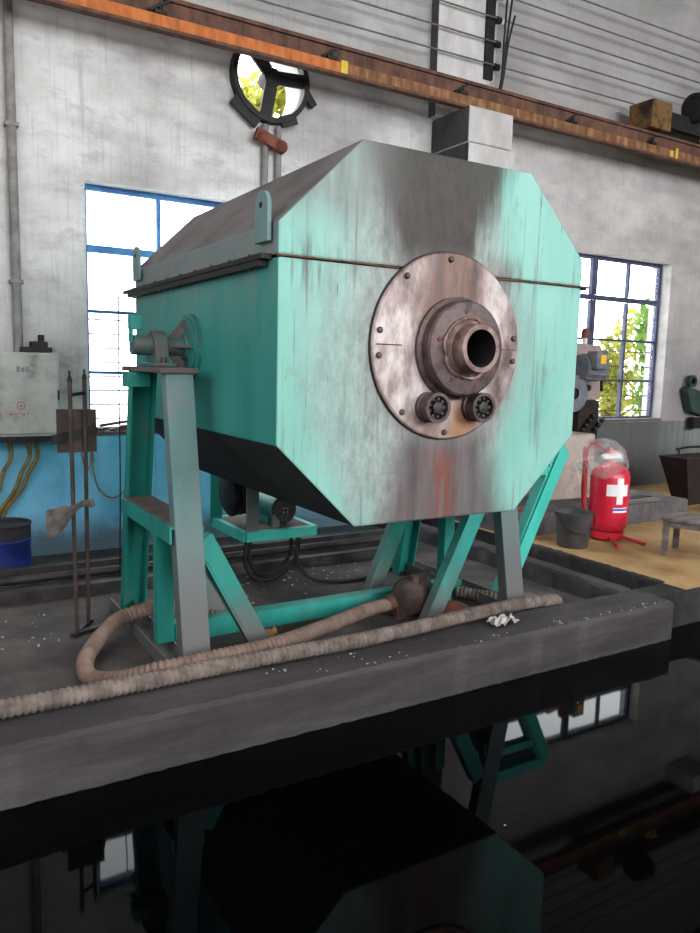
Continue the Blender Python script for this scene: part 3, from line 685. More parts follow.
# ================================================================== HOSES AND PUMP
def rib_hose(name, pts, r, mat, label, pitch=.03):
    m = MB(); P = spline(pts, pitch/4); m.tube(P, lambda i: r*(1.0, .94, .80, .94)[i % 4], 14)
    return tag(m.build(name, mat), label, 'hose')
rib_hose('ribbed_hose', [(-1.4, 3.37, .126), (-.5, 3.365, .126), (.333, 3.355, .126), (.885, 3.352, .126), (1.227, 3.36, .126), (1.629, 3.362, .126), (2.038, 3.352, .126), (2.414, 3.37, .126), (2.803, 3.40, .126), (3.222, 3.43, .126), (3.52, 3.44, .12), (3.74, 3.50, .08), (3.90, 3.62, .01), (3.90, 3.78, -.014), (3.77, 3.87, -.014), (3.6, 4.02, -.014), (3.48, 4.20, -.014)], .043, HOSEG, 'long pale ribbed hose lying along the top of the pit curb')
rib_hose('ribbed_hose', [(2.84, 4.06, .03), (2.68, 4.04, .03), (2.44, 3.92, .05), (2.02, 3.68, .09), (1.66, 3.50, .125), (1.25, 3.465, .125), (1.06, 3.49, .11), (.90, 3.63, .04), (.815, 3.80, -.005), (.80, 3.95, -.005), (.88, 4.2, -.005), (1.08, 4.46, .05), (1.25, 4.52, .075), (1.43, 4.56, .07), (1.62, 4.50, -.0), (1.72, 4.42, -.005)], .047, HOSE, 'brown ribbed hose looping back from the pump around the left stand')
pu = thing('sump_pump', 'round rusty pump casing on the floor under the furnace mouth', 'pump', (2.93, 3.98, FZ))
m = MB(); m.lathe([(0, 0), (.06, 0), (.11, .02), (.12, .05), (.12, .09), (.132, .092), (.132, .115), (.12, .117), (.10, .16), (.06, .19), (0, .19)], (2.87, 3.95, .075), (.75, .65, .1), 36); m.build('pump_casing', PUMPM, pu)
MB().cyl((2.78, 4.06, .03), (2.90, 4.07, .05), .055, seg=20).build('hose_tail', RUST, pu)
m = MB(); m.cyl((3.0, 4.06, .085), (3.16, 4.2, .095), .075, seg=24); m.build('pump_motor', STEEL, pu)
m = MB(); m.box(2.84, 3.0, 3.99, 4.15, FZ, -.035); m.bar((2.86, 4.0, .02), (2.86, 4.0, FZ), .1, .04); m.build('pump_foot', RUST, pu, smooth=False)
m = MB(); m.bar((2.96, 3.95, .17), (3.07, 4.02, .235), .035, .012); m.cyl((2.93, 3.97, .17), (2.93, 3.97, .235), .03, seg=14); m.build('discharge_clamp', PUMPM, pu)
m = MB(); m.lathe([(0, 0), (.15, .0), (.16, .02), (.15, .05), (.11, .085), (.05, .105), (0, .11)], (3.16, 3.86, FZ), (0, 0, 1), 32)
tag(m.build('cast_cover', RUSTRED), 'red-brown domed iron cover on the floor right of the pump', 'iron cover')

def crumple(name, c, size, mat, label, cat, seed=1, n=9):
    rnd = random.Random(seed); m = MB(); g = []
    for i in range(n):
        for j in range(n):
            u, v = i/(n-1)-.5, j/(n-1)-.5
            z = max(0.0, rnd.gauss(.35, .28))*size[2]*(1-1.2*(u*u+v*v))
            g.append(m.bm.verts.new((c[0]+u*size[0]+rnd.uniform(-1, 1)*size[0]*.06, c[1]+v*size[1]+rnd.uniform(-1, 1)*size[1]*.06, c[2]+max(z, .001))))
    for i in range(n-1):
        for j in range(n-1):
            m.bm.faces.new((g[i*n+j], g[(i+1)*n+j], g[(i+1)*n+j+1])); m.bm.faces.new((g[i*n+j], g[(i+1)*n+j+1], g[i*n+j+1]))
    o = m.build(name, mat, smooth=False); s = o.modifiers.new('t', 'SOLIDIFY'); s.thickness = .004; s.offset = 1
    return tag(o, label, cat)
crumple('crumpled_paper', (3.10, 3.29, YZ+.004), (.18, .09, .075), PAPER, 'crumpled white paper on the curb beside the hose', 'paper', 4)
crumple('scrap_paper', (1.93, 4.10, FZ+.001), (.10, .08, .07), SCRAP, 'small torn orange-brown scrap on the floor behind the hoses', 'scrap', 6, 6)

# ================================================================== LEFT SIDE
rk = thing('tool_rack', 'free-standing rack of two thin steel rods with a rusty plate, left of the furnace', 'rack', (.94, 4.75, FZ))
def L2(p, q): return (p, q)
ra, rb = V((.895, 4.62, FZ)), V((1.0, 4.80, FZ)); ta, tb = V((.885, 4.62, 1.48)), V((.985, 4.70, 1.49))
MB().cyl(ra, ta, .013, seg=10).build('upright', RACKM, rk); MB().cyl(rb, tb, .013, seg=10).build('upright', RACKM, rk)
for t in (ta, tb):
    m = MB(); m.cyl(t, t+V((0, 0, .03)), .016, .010, seg=10); m.cyl(t+V((0, 0, .03)), t+V((0, 0, .06)), .006, seg=8); m.build('rod_tip', BLACK, rk)
MB().bar(ta-V((0, 0, .08)), tb-V((0, 0, .08)), .012, .02).build('tie_bar', BLACK, rk)
MB().box(.83, 1.06, 4.745, 4.757, 1.05, 1.31).build('rack_plate', RACKM, rk, smooth=False)
MB().bar((.80, 4.735, 1.13), (1.06, 4.735, 1.19), .016, .05).build('plate_strap', BLACK, rk, smooth=False)
m = MB(); m.bar((.87, 4.60, FZ+.015), (1.02, 4.84, FZ+.015), .04, .028); m.bar((.90, 4.64, FZ+.012), (1.10, 4.72, FZ+.012), .04, .022); m.build('base_bar', STEEL, rk, smooth=False)
# rag draped on the rods
m = MB(); rnd = random.Random(5); NX, NZ = 12, 7; g = []
for i in range(NX):
    for j in range(NZ):
        u, v = i/(NX-1), j/(NZ-1); x = .73+.27*u
        z = .74+.05*u - v*(.12+.06*math.sin(u*5+1))*(1.0-.55*u) + rnd.uniform(-.012, .012)
        y = 4.575+.02*math.sin(u*9+v*3)+rnd.uniform(-.012, .012)-.02*v
        g.append(m.bm.verts.new((x, y, z)))
for i in range(NX-1):
    for j in range(NZ-1): m.bm.faces.new((g[i*NZ+j], g[(i+1)*NZ+j], g[(i+1)*NZ+j+1], g[i*NZ+j+1]))
o = m.build('rag', RAG); o.modifiers.new('t', 'SOLIDIFY').thickness = .012
o.modifiers.new('s', 'SUBSURF').levels = 1; tag(o, 'grey dirty rag hanging on the thin rods by the blue wall', 'rag')

eb = thing('electrical_box', 'grimy cream wall-mounted electrical box left of the window', 'electrical box', (.83, 6.6, .97))
MB().box(.48, 1.165, 6.50, YW-.002, .985, 1.655).build('box_body', BOXP, eb, bevel=.008, smooth=False)
bd = MB().box(.50, 1.15, 6.478, 6.4985, 1.01, 1.635).build('box_door', BOXP, eb, bevel=.006, smooth=False)
m = MB(); m.tubering((.87, 6.4775, 1.235), (.87, 6.474, 1.235), .032, .026, 24); m.ball((.87, 6.476, 1.235), .009, 1)
for k in range(6): m.box(.79+k*.03, .808+k*.03, 6.4745, 6.4775, 1.158+.006*(k % 3), 1.176-.003*(k % 2))
m.build('warning_mark', REDP, bd, smooth=False)
m = MB()
for k in range(3): m.box(.845+k*.034, .87+k*.034, 6.4745, 6.4775, 1.50, 1.545-.008*(k % 2))
m.build('box_marking', GREYP, bd, smooth=False)
MB().box(1.146, 1.160, 6.468, 6.478, 1.28, 1.36).build('door_latch', BLACK, bd, smooth=False)
MB().box(.44, 1.19, 6.49, 6.72, .945, .983).build('cable_tray', BLACK, eb, smooth=False)
m = MB(); m.box(.90, 1.13, 6.56, 6.74, 1.66, 1.70); m.box(.98, 1.10, 6.58, 6.72, 1.70, 1.745); m.cyl((1.06, 6.65, 1.745), (1.06, 6.65, 1.80), .025, seg=12)
tag(m.build('switch_gear', BLACK), 'black lump of switch gear on top of the cream electrical box', 'switch gear')
MB_ = MB(); MB_.cyl((.895, 6.695, 1.66), (.895, 6.695, 7.19), .036, seg=18)
for z in (2.2, 3.4, 4.6): MB_.box(.845, .945, 6.655, 6.748, z, z+.03)
tag(MB_.build('wall_conduit', PIPEG), 'vertical grey conduit rising up the wall from the electrical box', 'conduit')
for k, (xa, xb, lab) in enumerate(((.80, .62, 'leftmost dusty yellow cable below the electrical box'), (.94, .72, 'middle dusty yellow cable bending left below the electrical box'), (1.0, .76, 'rightmost dusty yellow cable below the electrical box'))):
    cable('wall_cable', [(xa, 6.68, .945), (xa+.01, 6.68, .80), (xa-.05, 6.70, .68), ((xa+xb)/2, 6.71, .52), (xb, 6.71, .36), (xb-.05, 6.70, .16), (xb-.06, 6.64, .05)], .017, YCAB, lab, 'cable', 'cables below the electrical box')
dr = thing('blue_drum', 'blue steel drum with grimy rim against the blue wall', 'drum', (.67, 6.22, FZ))
m = MB(); m.lathe([(0, 0), (.205, 0), (.21, .012), (.205, .024), (.205, .285), (.211, .295), (.205, .305)], (.67, 6.22, FZ), (0, 0, 1), 40); m.build('drum_body', DRUMB, dr)
m = MB(); m.lathe([(.205, .307), (.206, .40), (.213, .405), (.213, .418), (.195, .418), (.19, .40), (0, .40)], (.67, 6.22, FZ), (0, 0, 1), 40); m.build('drum_lid', DRUMD, dr)
# thin wires by the left window
cable('hanging_wire', [(1.36, 6.72, .99), (1.37, 6.70, .80), (1.40, 6.70, .69), (1.44, 6.71, .70), (1.45, 6.72, .82), (1.43, 6.73, .97)], .007, YCAB, 'short tight loop of brown wire hanging at the left window corner', 'wire', 'loose wires at the left window')
cable('hanging_wire', [(1.45, 6.71, .97), (1.47, 6.70, .62), (1.53, 6.70, .46), (1.64, 6.70, .41), (1.75, 6.70, .50), (1.79, 6.71, .72), (1.79, 6.72, .98)], .007, YCAB, 'wide sagging loop of brown wire on the blue wall', 'wire', 'loose wires at the left window')
cable('hanging_wire', [(1.41, 5.55, 2.06), (1.405, 5.56, 1.5), (1.41, 5.58, .8), (1.40, 5.6, FZ+.005)], .005, BLACK, 'thin straight wire hanging from the rear corner of the furnace seam', 'wire', 'loose wires at the left window')
m = MB(); rnd = random.Random(2)
for k in range(9):
    x = 1.52+rnd.random()*.5; m.box(x, x+rnd.uniform(.05, .14), 6.77+rnd.random()*.05, 6.86, .993, .993+rnd.uniform(.012, .045))
tag(m.build('sill_rubble', RUST, smooth=False), 'heap of rusty rubble along the left window sill', 'rubble', kind='stuff')
m = MB(); m.bar((1.55, 6.80, 1.04), (1.83, 6.84, 1.075), .05, .022); tag(m.build('rusty_strip', RUSTRED, smooth=False), 'short red-brown metal strip on the left window sill', 'strip')

# long steel stock lying along the foot of the wall
bars = [(5.48, -.02, .038, 'flat'), (5.58, -.022, .036, 'round'), (5.68, -.015, .042, 'flat'), (5.79, -.02, .038, 'round'), (5.90, -.015, .042, 'flat'), (5.63, .055, .030, 'round'), (5.835, .055, .03, 'flat')]
labs = ['nearest flat bar of the long steel stock along the wall foot', 'round bar second from the front in the long steel stock', 'flat bar in the middle of the long steel stock by the wall', 'round bar near the wall in the long steel stock', 'flat bar closest to the wall in the long steel stock', 'round bar lying on top of the long steel stock, towards the front', 'flat bar lying on top of the long steel stock, towards the wall']
for (y, z, r, kind), lab in zip(bars, labs):
    m = MB(); xa = random.uniform(-2.3, -1.6); xb = random.uniform(4.0, 4.25)
    if kind == 'round': m.cyl((xa, y, z), (xb, y, z), r, seg=16)
    else: m.box(xa, xb, y-r, y+r, z-r*.9 if z > .05 else FZ, z+r)
    tag(m.build('steel_bar', BARS if z < .05 else STEEL, smooth=(kind == 'round')), lab, 'steel bar', 'steel stock along the wall')
def chips(name, boxes, n, size, mat, label, cat, seed):
    rnd = random.Random(seed); m = MB()
    for k in range(n):
        x0, x1, y0, y1, z = boxes[k % len(boxes)]; x, y = rnd.uniform(x0, x1), rnd.uniform(y0, y1); s = size*rnd.uniform(.5, 1.5)
        m.box(x, x+s*rnd.uniform(.6, 1.6), y, y+s, z, z+s*.5)
    return tag(m.build(name, mat, smooth=False), label, cat, kind='stuff')
chips('floor_chips', [(1.7, 2.7, 4.6, 5.4, FZ), (.2, .8, 4.5, 5.3, FZ), (2.3, 3.4, 5.0, 5.4, FZ)], 90, .009, CRUMB, 'pale chips scattered over the dark bay floor', 'chips', 8)
chips('curb_chips', [(2.6, 4.4, 3.10, 3.16, YZ), (3.4, 4.4, 3.12, 3.2, YZ), (1.2, 2.6, 3.12, 3.3, YZ)], 70, .007, CRUMB, 'pale chipped grains along the curb edge', 'chips', 9)
chips('floating_debris', [(1.0, 3.6, 1.7, 2.9, WZ-.004)], 7, .007, CRUMB, 'tiny flecks floating on the black water', 'flecks', 10)

# ================================================================== UP ON THE BACK WALL
ef = thing('exhaust_fan', 'round black exhaust fan frame set in the wall opening below the rail', 'exhaust fan', (3.11, 6.72, 3.82))
fc = V((3.11, 6.72, 4.20))
MB().tubering(fc+V((0, .03, 0)), fc+V((0, -.06, 0)), .385, .338, 48).build('fan_ring', BLACK, ef)
MB().cyl(fc+V((.02, -.03, .02)), fc+V((.02, .12, .02)), .085, seg=24).build('fan_motor', BLACK, ef)
for a in (128, 8, 262):
    a = math.radians(a); d = V((math.cos(a), 0, math.sin(a))); h = fc+V((.02, -.005, .02))
    MB().bar(h+d*.07, fc+V((0, -.005, 0))+d*.34, .12, .03, d.cross(V((0, 1, 0)))).build('fan_arm', BLACK, ef, smooth=False)
for a, b, wd in (((-.46, .38), (-.25, .25), .16), ((-.36, -.22), (-.12, -.40), .14), ((.36, -.05), (.45, -.16), .07), ((.10, -.36), (.26, -.30), .10)): MB().bar(fc+V((a[0], -.03, a[1])), fc+V((b[0], -.03, b[1])), .03, wd, (0, 1, 0)).build('mounting_tab', BLACK, ef, smooth=False)
for x, lab in ((3.065, 'left of the two grey conduits running down below the exhaust fan'), (3.20, 'right of the two grey conduits running down below the exhaust fan')):
    m = MB(); m.cyl((x, 6.715, 2.2 if x > 3.1 else 2.9), (x, 6.715, 3.80), .032, seg=16); tag(m.build('fan_conduit', PIPEG), lab, 'conduit', 'conduits below the exhaust fan')
m = MB(); m.bar((2.95, 6.66, 3.70), (3.24, 6.66, 3.60), .06, .10); m.ball((3.20, 6.64, 3.61), .06, 2); m.ball((3.0, 6.64, 3.66), .05, 2)
tag(m.build('junction_box', RUSTRED), 'rusty lump of a junction on the conduits under the exhaust fan', 'junction')

cr = thing('crane_rail', 'long orange rusted crane rail running high along the back wall', 'crane rail', (5.5, 6.36, 4.2))
XA, XB = -2.5, 14.1
MB().box(XA, XB, 6.238, 6.32, 4.197, 4.222).build('flange_lip', RAILD, cr, smooth=False)
bf = MB().box(XA, XB, 6.245, 6.31, 4.223, 4.312).build('bottom_flange', [RAIL, RAILD], cr, smooth=False)
for q in bf.data.polygons:
    if abs(q.normal.z) > .5: q.material_index = 1
MB().box(XA, XB, 6.275, 6.305, 4.317, 4.43).build('rail_web', RAILD, cr, smooth=False)
MB().box(XA, XB, 6.25, 6.33, 4.432, 4.462).build('rail_head', RAILD, cr, smooth=False)
for x in (.6, 1.9, 3.45, 4.95, 6.5, 7.85, 9.3, 11): 
    m = MB(); m.box(x, x+.10, 6.236, 6.274, 4.317, 4.345); m.cyl((x+.05, 6.255, 4.345), (x+.05, 6.255, 4.40), .016, seg=6); m.bar((x-.05, 6.245, 4.325), (x+.12, 6.26, 4.43), .02, .02); m.build('rail_clip', BLACK, cr, smooth=False)
for a, b, c, d in ((3.59, 3.66, 4.22, 4.33), (8.22, 8.27, 4.23, 4.30), (8.32, 8.36, 4.22, 4.34)): MB().box(a, b, 6.2395, 6.2445, c, d).build('paint_mark', YPAINT, cr, smooth=False)
for x in (-1.2, 9.9, 12.6): struct(MB().box(x, x+.5, 6.30, YW-.002, 3.95, 4.203).build('trim_3', PLASTER, smooth=False))
# crane end carriage
cc = thing('crane_carriage', 'brown and black crane end carriage riding on the rail at the right', 'crane carriage', (8.9, 6.36, 4.47))
MB().box(7.76, 8.12, 6.18, 6.52, 4.48, 4.80).build('buffer_box', CRANE, cc, bevel=.012, smooth=False)
MB().box(8.122, 10.8, 6.20, 6.50, 4.53, 4.72).build('carriage_beam', BLACK, cc, bevel=.01, smooth=False)
m = MB(); m.lathe([(0, 0), (.14, 0), (.17, .03), (.17, .30), (.14, .34), (0, .34)], (8.45, 6.14, 4.80), (.9, .15, .25), 28); m.build('travel_motor', BLACK, cc)
m = MB(); m.lathe([(0, 0), (.15, 0), (.15, .03), (.125, .035), (.125, .09), (0, .09)], (8.95, 6.30, 4.615), (0, -1, 0), 28); m.build('carriage_wheel', YPAINT, cc)
m = MB(); m.lathe([(0, 0), (.15, 0), (.15, .03), (.125, .035), (.125, .09), (0, .09)], (10.3, 6.30, 4.615), (0, -1, 0), 28); m.build('carriage_wheel', YPAINT, cc)

wn = ['lowest of the bare conductor wires along the back wall', 'second conductor wire from the bottom on the back wall', 'third conductor wire from the bottom on the back wall', 'fourth conductor wire from the bottom, clear of the insulators', 'topmost conductor wire at the upper right of the back wall']
for k, z in enumerate((4.80, 5.03, 5.27, 5.51, 5.75)):
    m = MB(); m.cyl((-2.55, 6.56, z-.10), (14.15, 6.56, z+.15), .009, seg=6)
    tag(m.build('conductor_wire', WIRE), wn[k], 'wire', 'conductor wires along the back wall')
ib = thing('insulator_bracket', 'dark steel bar with white insulators holding the conductor wires beside the pier', 'bracket', (5.62, 6.58, 4.68))
MB().box(5.55, 5.66, 6.585, 6.618, 4.68, 6.0).build('bracket_bar', BLACK, ib, smooth=False)
for z in (4.815, 5.045, 5.285, 5.525, 5.765):
    m = MB(); m.cyl((5.662, 6.575, z), (5.72, 6.575, z), .035, seg=14); i_ = m.build('insulator_pin', BLACK, ib)
    m = MB(); m.lathe([(0, 0), (.02, 0), (.032, .012), (.022, .022), (.03, .034), (0, .044)], (5.722, 6.575, z), (1, 0, 0), 14); m.build('insulator', PORC, i_)
for k, (xb, xt, lab) in enumerate(((5.49, 5.70, 'straight rebar rod standing above the pier beside the insulators'), (5.525, 5.80, 'rebar rod leaning right above the pier beside the insulators'), (5.56, 5.88, 'most slanted rebar rod above the pier beside the insulators'))):
    m = MB(); m.tube(spline([(xb, 6.40+.03*k, 4.19), (xb+.14, 6.42+.03*k, 4.6), ((xb+.14)*.6+xt*.4, 6.43+.03*k, 5.05), (xt, 6.44+.035*k, 5.8-.2*k)], .08), .012, 6)
    tag(m.build('rebar_rod', BLACK), lab, 'rod', 'rebar rods above the pier')

# ================================================================== RIGHT SIDE
mc = thing('grinding_machine', 'dusty pinkish workshop grinder with grey motor in front of the right window', 'grinder', (6.4, 5.85, .28))
m = MB(); m.hexa([V(p) for p in ((5.74, 5.50, .28), (6.42, 5.50, .28), (6.42, 6.1, .28), (5.74, 6.1, .28), (5.84, 5.54, .96), (6.42, 5.54, .96), (6.42, 6.1, .96), (5.84, 6.1, .96))]); m.build('base_cabinet', BEIGE, mc, bevel=.02, smooth=False)
MB().box(6.43, 6.75, 5.80, 6.12, .28, 1.30).build('column', CARTM, mc, bevel=.015, smooth=False)
m = MB(); m.hexa([V(p) for p in ((6.30, 5.80, 1.302), (6.76, 5.80, 1.302), (6.76, 6.1, 1.302), (6.30, 6.1, 1.302), (6.26, 5.82, 1.93), (6.74, 5.82, 1.90), (6.74, 6.1, 1.90), (6.26, 6.1, 1.93))]); m.build('head', PINK, mc, bevel=.02, smooth=False)
m = MB(); m.cyl((6.26, 5.68, 1.66), (6.58, 5.68, 1.65), .13, seg=28)
for k in range(12):
    a = 2*PI*k/12; d = V((0, math.cos(a), math.sin(a)))*.131; m.bar(V((6.29, 5.68, 1.66))+d, V((6.55, 5.68, 1.65))+d, .008, .02)
mt = m.build('motor', MOTG, mc)
MB().box(6.30, 6.46, 5.48, 5.62, 1.64, 1.83).build('terminal_box', MOTG, mt, bevel=.012, smooth=False)
MB().box(6.35, 6.43, 5.474, 5.479, 1.70, 1.79).build('motor_label', YELP, mt, smooth=False)
m = MB(); m.lathe([(.06, 0), (.19, 0), (.20, .02), (.20, .06), (.19, .08), (.06, .08)], (6.20, 5.74, 1.38), (0, -1, 0), 32); m.build('wheel_guard', MOTG, mc)
MB().cyl((6.20, 5.74, 1.38), (6.20, 5.68, 1.38), .15, seg=28).build('grinding_wheel', BLACK, mc)
m = MB(); m.cyl((6.50, 5.79, 1.44), (6.50, 5.74, 1.44), .035, seg=16); m.build('knob', BLACK, mc)
m = MB(); m.bar((6.74, 5.86, 1.90), (6.80, 5.83, 1.40), .018, .04); m.build('belt_edge', CARTM, mc)
m = MB(); m.cyl((6.62, 5.95, 1.90), (6.62, 5.95, 1.985), .026, seg=14); lp = m.build('lamp_base', PORC, mc)
m = MB(); m.lathe([(0, 0), (.045, 0), (.045, .07), (.03, .10), (0, .11)], (6.62, 5.95, 1.986), (0, 0, 1), 16); m.build('signal_lamp', RUSTRED, mc)
m = MB()
for k in range(7): m.ball((6.47+.05*k, 5.77, .98+.05*(k % 4)), .035, 1)
m.build('clogged_swarf', BLACK, mc)

# wheeled red extinguisher
ex = thing('wheeled_extinguisher', 'large red fire extinguisher bottle with white cross, standing on the ochre floor', 'fire extinguisher', (5.62, 4.65, YZ))
EC = V((5.62, 4.65, 0)); ER = .175
m = MB(); m.lathe([(0, .16), (.10, .16), (.145, .175), (.168, .21), (ER, .25), (ER, .66), (.168, .70), (.14, .745), (.09, .775), (.055, .79), (.05, .80), (0, .80)], EC, (0, 0, 1), 48); m.build('cylinder', RED, ex)
m = MB(); m.lathe([(.13, .10), (.15, .10), (.15, .165), (.13, .165), (.13, .10)], EC, (0, 0, 1), 40); m.build('skirt', RED, ex)
def patch(mb, r, a0, a1, z0, z1, n=10):
    vs = [EC+V((math.cos(a)*r, math.sin(a)*r, z)) for z in (z0, z1) for a in [a0+(a1-a0)*k/n for k in range(n+1)]]
    mb.faces(vs, [(k, k+1, n+2+k, n+1+k) for k in range(n)])
AC = math.atan2(-4.65, -5.62)+math.radians(28)
m = MB(); patch(m, ER+.0015, AC-.62, AC+.60, .505, .61); m.build('cross_bar', WHITE, ex)
m = MB(); patch(m, ER+.0022, AC-.10, AC+.26, .43, .67, 6); m.build('cross_upright', WHITE, ex)
m = MB(); patch(m, ER+.0018, AC-.25, AC+.62, .355, .40); m.build('printed_band', WHITE, ex)
m = MB(); patch(m, ER+.0026, AC-.25, AC+.62, .372, .392); m.build('printed_lettering', BLUEP, ex)
m = MB(); m.cyl(EC+V((0, 0, .80)), EC+V((0, 0, .86)), .03, seg=16); m.box(EC.x-.05, EC.x+.05, EC.y-.025, EC.y+.025, .86, .90); m.bar(EC+V((-.02, -.02, .90)), EC+V((.06, .06, .92)), .03, .015); m.build('valve', RED, ex, bevel=.004)
m = MB(); m.tube(spline([EC+V((-.03, .02, .88)), EC+V((-.10, .09, .96)), EC+V((-.17, .13, .92)), EC+V((-.19, .12, .70)), EC+V((-.20, .10, .40)), EC+V((-.19, .09, .22))], .03), .016, 10); m.build('discharge_hose', REDF, ex)
m = MB(); m.tube([EC+V((-.20, .10, .10)), EC+V((-.19, .15, .55)), EC+V((-.20, .14, .93))], .013, 8); m.build('handle_bar', REDF, ex)
MB().bar(EC+V((-.16, -.03, .855)), EC+V((.02, -.09, .865)), .05, .045).build('nozzle_grip', WHITE, ex, bevel=.008)
for p in ((-.19, -.26), (.06, -.27), (-.22, .12)):
    m = MB(); m.tube([EC+V((p[0]*.45, p[1]*.45, .125)), EC+V((p[0]*.6, p[1]*.6, .12)), EC+V((p[0]*1.35, p[1]*1.35, YZ+.016))], .016, 8); m.build('leg', REDF, ex)
# clear plastic bag over the top
m = MB(); bmesh.ops.create_icosphere(m.bm, subdivisions=4, radius=1); rnd = random.Random(12)
for v in m.bm.verts:
    d = v.co.normalized(); w = 1+.06*math.sin(d.x*5+d.z*4)+.05*math.sin(d.y*6+d.x*3+1)+.03*math.sin(d.z*9+d.y*5)
    v.co = V((d.x*.24*w, d.y*.21*w, d.z*.21*w))
    v.co += EC+V((-.075, .03, .80))
kill = [v for v in m.bm.verts if v.co.z < .66]; bmesh.ops.delete(m.bm, geom=kill, context='VERTS')
o = m.build('plastic_bag', FILM); tag(o, 'clear plastic bag pulled over the top of the red extinguisher', 'plastic bag')

bk = thing('plastic_bucket', 'dark grey plastic bucket with wire handle left of the red extinguisher', 'bucket', (5.10, 4.58, YZ))
bc = (5.10, 4.58, YZ)
m = MB(); m.lathe([(0, 0), (.132, 0), (.136, .01), (.156, .29), (.168, .292), (.168, .312), (.156, .314), (.148, .30), (.130, .02), (0, .02)], bc, (0, 0, 1), 40); m.build('bucket_body', BUCK, bk)
m = MB(); m.tube(spline([(4.955, 4.675, .375), (4.935, 4.55, .29), (4.99, 4.43, .24), (5.11, 4.385, .24), (5.21, 4.44, .30), (5.24, 4.485, .375)], .02), .006, 6); m.build('bail_handle', STEEL, bk)

bn = thing('low_bench', 'low grey wooden bench at the right edge of the ochre floor', 'bench', (5.9, 3.6, YZ))
BA = V((5.53, 4.02, 0)); bu = V((.935, .354, 0)); bv = V((.354, -.935, 0)); bz = V((0, 0, 1))
for k in range(4): MB().bar(BA+bu*(.045+.105*k)+bz*.392, BA+bu*(.045+.105*k)+bv*1.15+bz*.392, .095, .028).build('seat_board', WOOD, bn, bevel=.004, smooth=False)
for a, b in ((.03, .04), (.37, .04), (.03, 1.1), (.37, 1.1)): MB().bar(BA+bu*a+bv*b+bz*YZ, BA+bu*a+bv*b+bz*.377, .045, .045, bu).build('leg', WOOD, bn, smooth=False)
MB().bar(BA+bu*.06+bv*.04+bz*.35, BA+bu*.34+bv*.04+bz*.35, .02, .05).build('apron', WOOD, bn, smooth=False)
MB().bar(BA+bu*.03+bv*.07+bz*.35, BA+bu*.03+bv*1.07+bz*.35, .02, .05).build('apron', WOOD, bn, smooth=False)

ct = thing('tipping_cart', 'dark rusty brown tipping cart against the right-hand wall', 'cart', (8.35, 5.5, YZ))
CXO = .28
m = MB(); B0 = [(7.34, 5.2, .15), (8.5, 5.2, .15), (8.5, 5.4, .15), (7.34, 5.4, .15)]; T0 = [(7.10, 5.10, .70), (8.8, 5.10, .70), (8.8, 5.45, .70), (7.10, 5.45, .70)]
B0 = [(a+CXO, b, c) for a, b, c in B0]; T0 = [(a+CXO, b, c) for a, b, c in T0]
Bi = [(a+(.03 if a < 8.2 else -.03), b+(.03 if b < 5.5 else -.03), c+.03) for a, b, c in B0]; Ti = [(a+(.03 if a < 8.2 else -.03), b+(.03 if b < 5.5 else -.03), c) for a, b, c in T0]
m.faces(B0+T0+Bi+Ti, [(0, 3, 2, 1)]+[(k, (k+1) % 4, 4+(k+1) % 4, 4+k) for k in range(4)]+[(4+k, 4+(k+1) % 4, 12+(k+1) % 4, 12+k) for k in range(4)]+[(8+k, 12+k, 12+(k+1) % 4, 8+(k+1) % 4) for k in range(4)]+[(8, 9, 10, 11)])
m.build('tub', CARTM, ct, smooth=False)
m = MB(); m.tube([(7.47, 5.30, .78), (7.72, 5.35, .79), (9.2, 5.35, .79)], .014, 8); m.tube([(7.52, 5.30, .70), (7.54, 5.32, .785)], .012, 8); m.build('rim_rail', BLACK, ct)
m = MB(); m.tube([(7.62, 5.09, .74), (8.04, 5.06, .44), (8.14, 5.05, .37)], .014, 8); m.build('push_handle', WOOD, ct)
for x in (8.02, 8.72):
    m = MB(); m.tubering((x, 5.09, .20), (x, 5.15, .20), .12, .085, 28); m.cyl((x, 5.08, .20), (x, 5.22, .20), .03, seg=14)
    for k in range(5):
        a = 2*PI*k/5; d = V((math.cos(a), 0, math.sin(a))); m.bar(V((x, 5.12, .20))+d*.03, V((x, 5.12, .20))+d*.09, .02, .02)
    m.build('wheel', BLACK, ct)
for k, (y, z, xa, xb, lab) in enumerate(((5.07, .296, 6.0, 6.9, 'pale board at the front edge of the cement step'), (5.22, .294, 6.5, 6.95, 'short dark board behind the pale one on the cement step'))):
    m = MB(); m.bar((xa, y, z), (xb, y+.02, z), .10, .022); tag(m.build('wooden_board', WOOD if k == 0 else CARTM, smooth=False), lab, 'board', 'boards on the cement step')
m = MB(); m.ball((5.2, 5.2, .30), .06, 2, (1.4, 1, .5), .008); m.ball((5.05, 5.25, .30), .05, 2, (1.3, 1, .5), .008)
tag(m.build('brick_rubble', RUSTRED, smooth=False), 'reddish rubble on the cement step behind the bucket', 'rubble')
# green hook block at the right edge
hk = thing('chain_hoist', 'dark green hoist block with an eye hanging on the right-hand wall', 'hoist', (9.63, 6.66, 1.0))
m = MB(); pts = [(-.16, 1.40), (-.11, 1.45), (.25, 1.36), (.25, 1.02), (-.02, 1.10)]
A = [m.bm.verts.new((9.60+a, 6.60, z)) for a, z in pts]; B = [m.bm.verts.new((9.60+a, 6.72, z)) for a, z in pts]
m.bm.faces.new(A); m.bm.faces.new(B)
for k in range(5): m.bm.faces.new((A[k], A[(k+1) % 5], B[(k+1) % 5], B[k]))
m.build('hoist_body', GREEND, hk, bevel=.015, smooth=False)
m = MB(); m.tubering((9.60, 6.63, 1.52), (9.60, 6.69, 1.52), .085, .05, 28); m.build('hoist_eye', GREEND, hk)
m = MB(); m.cyl((9.60, 6.60, 1.52), (9.60, 6.748, 1.52), .02, seg=10); m.build('wall_pin', BLACK, hk)
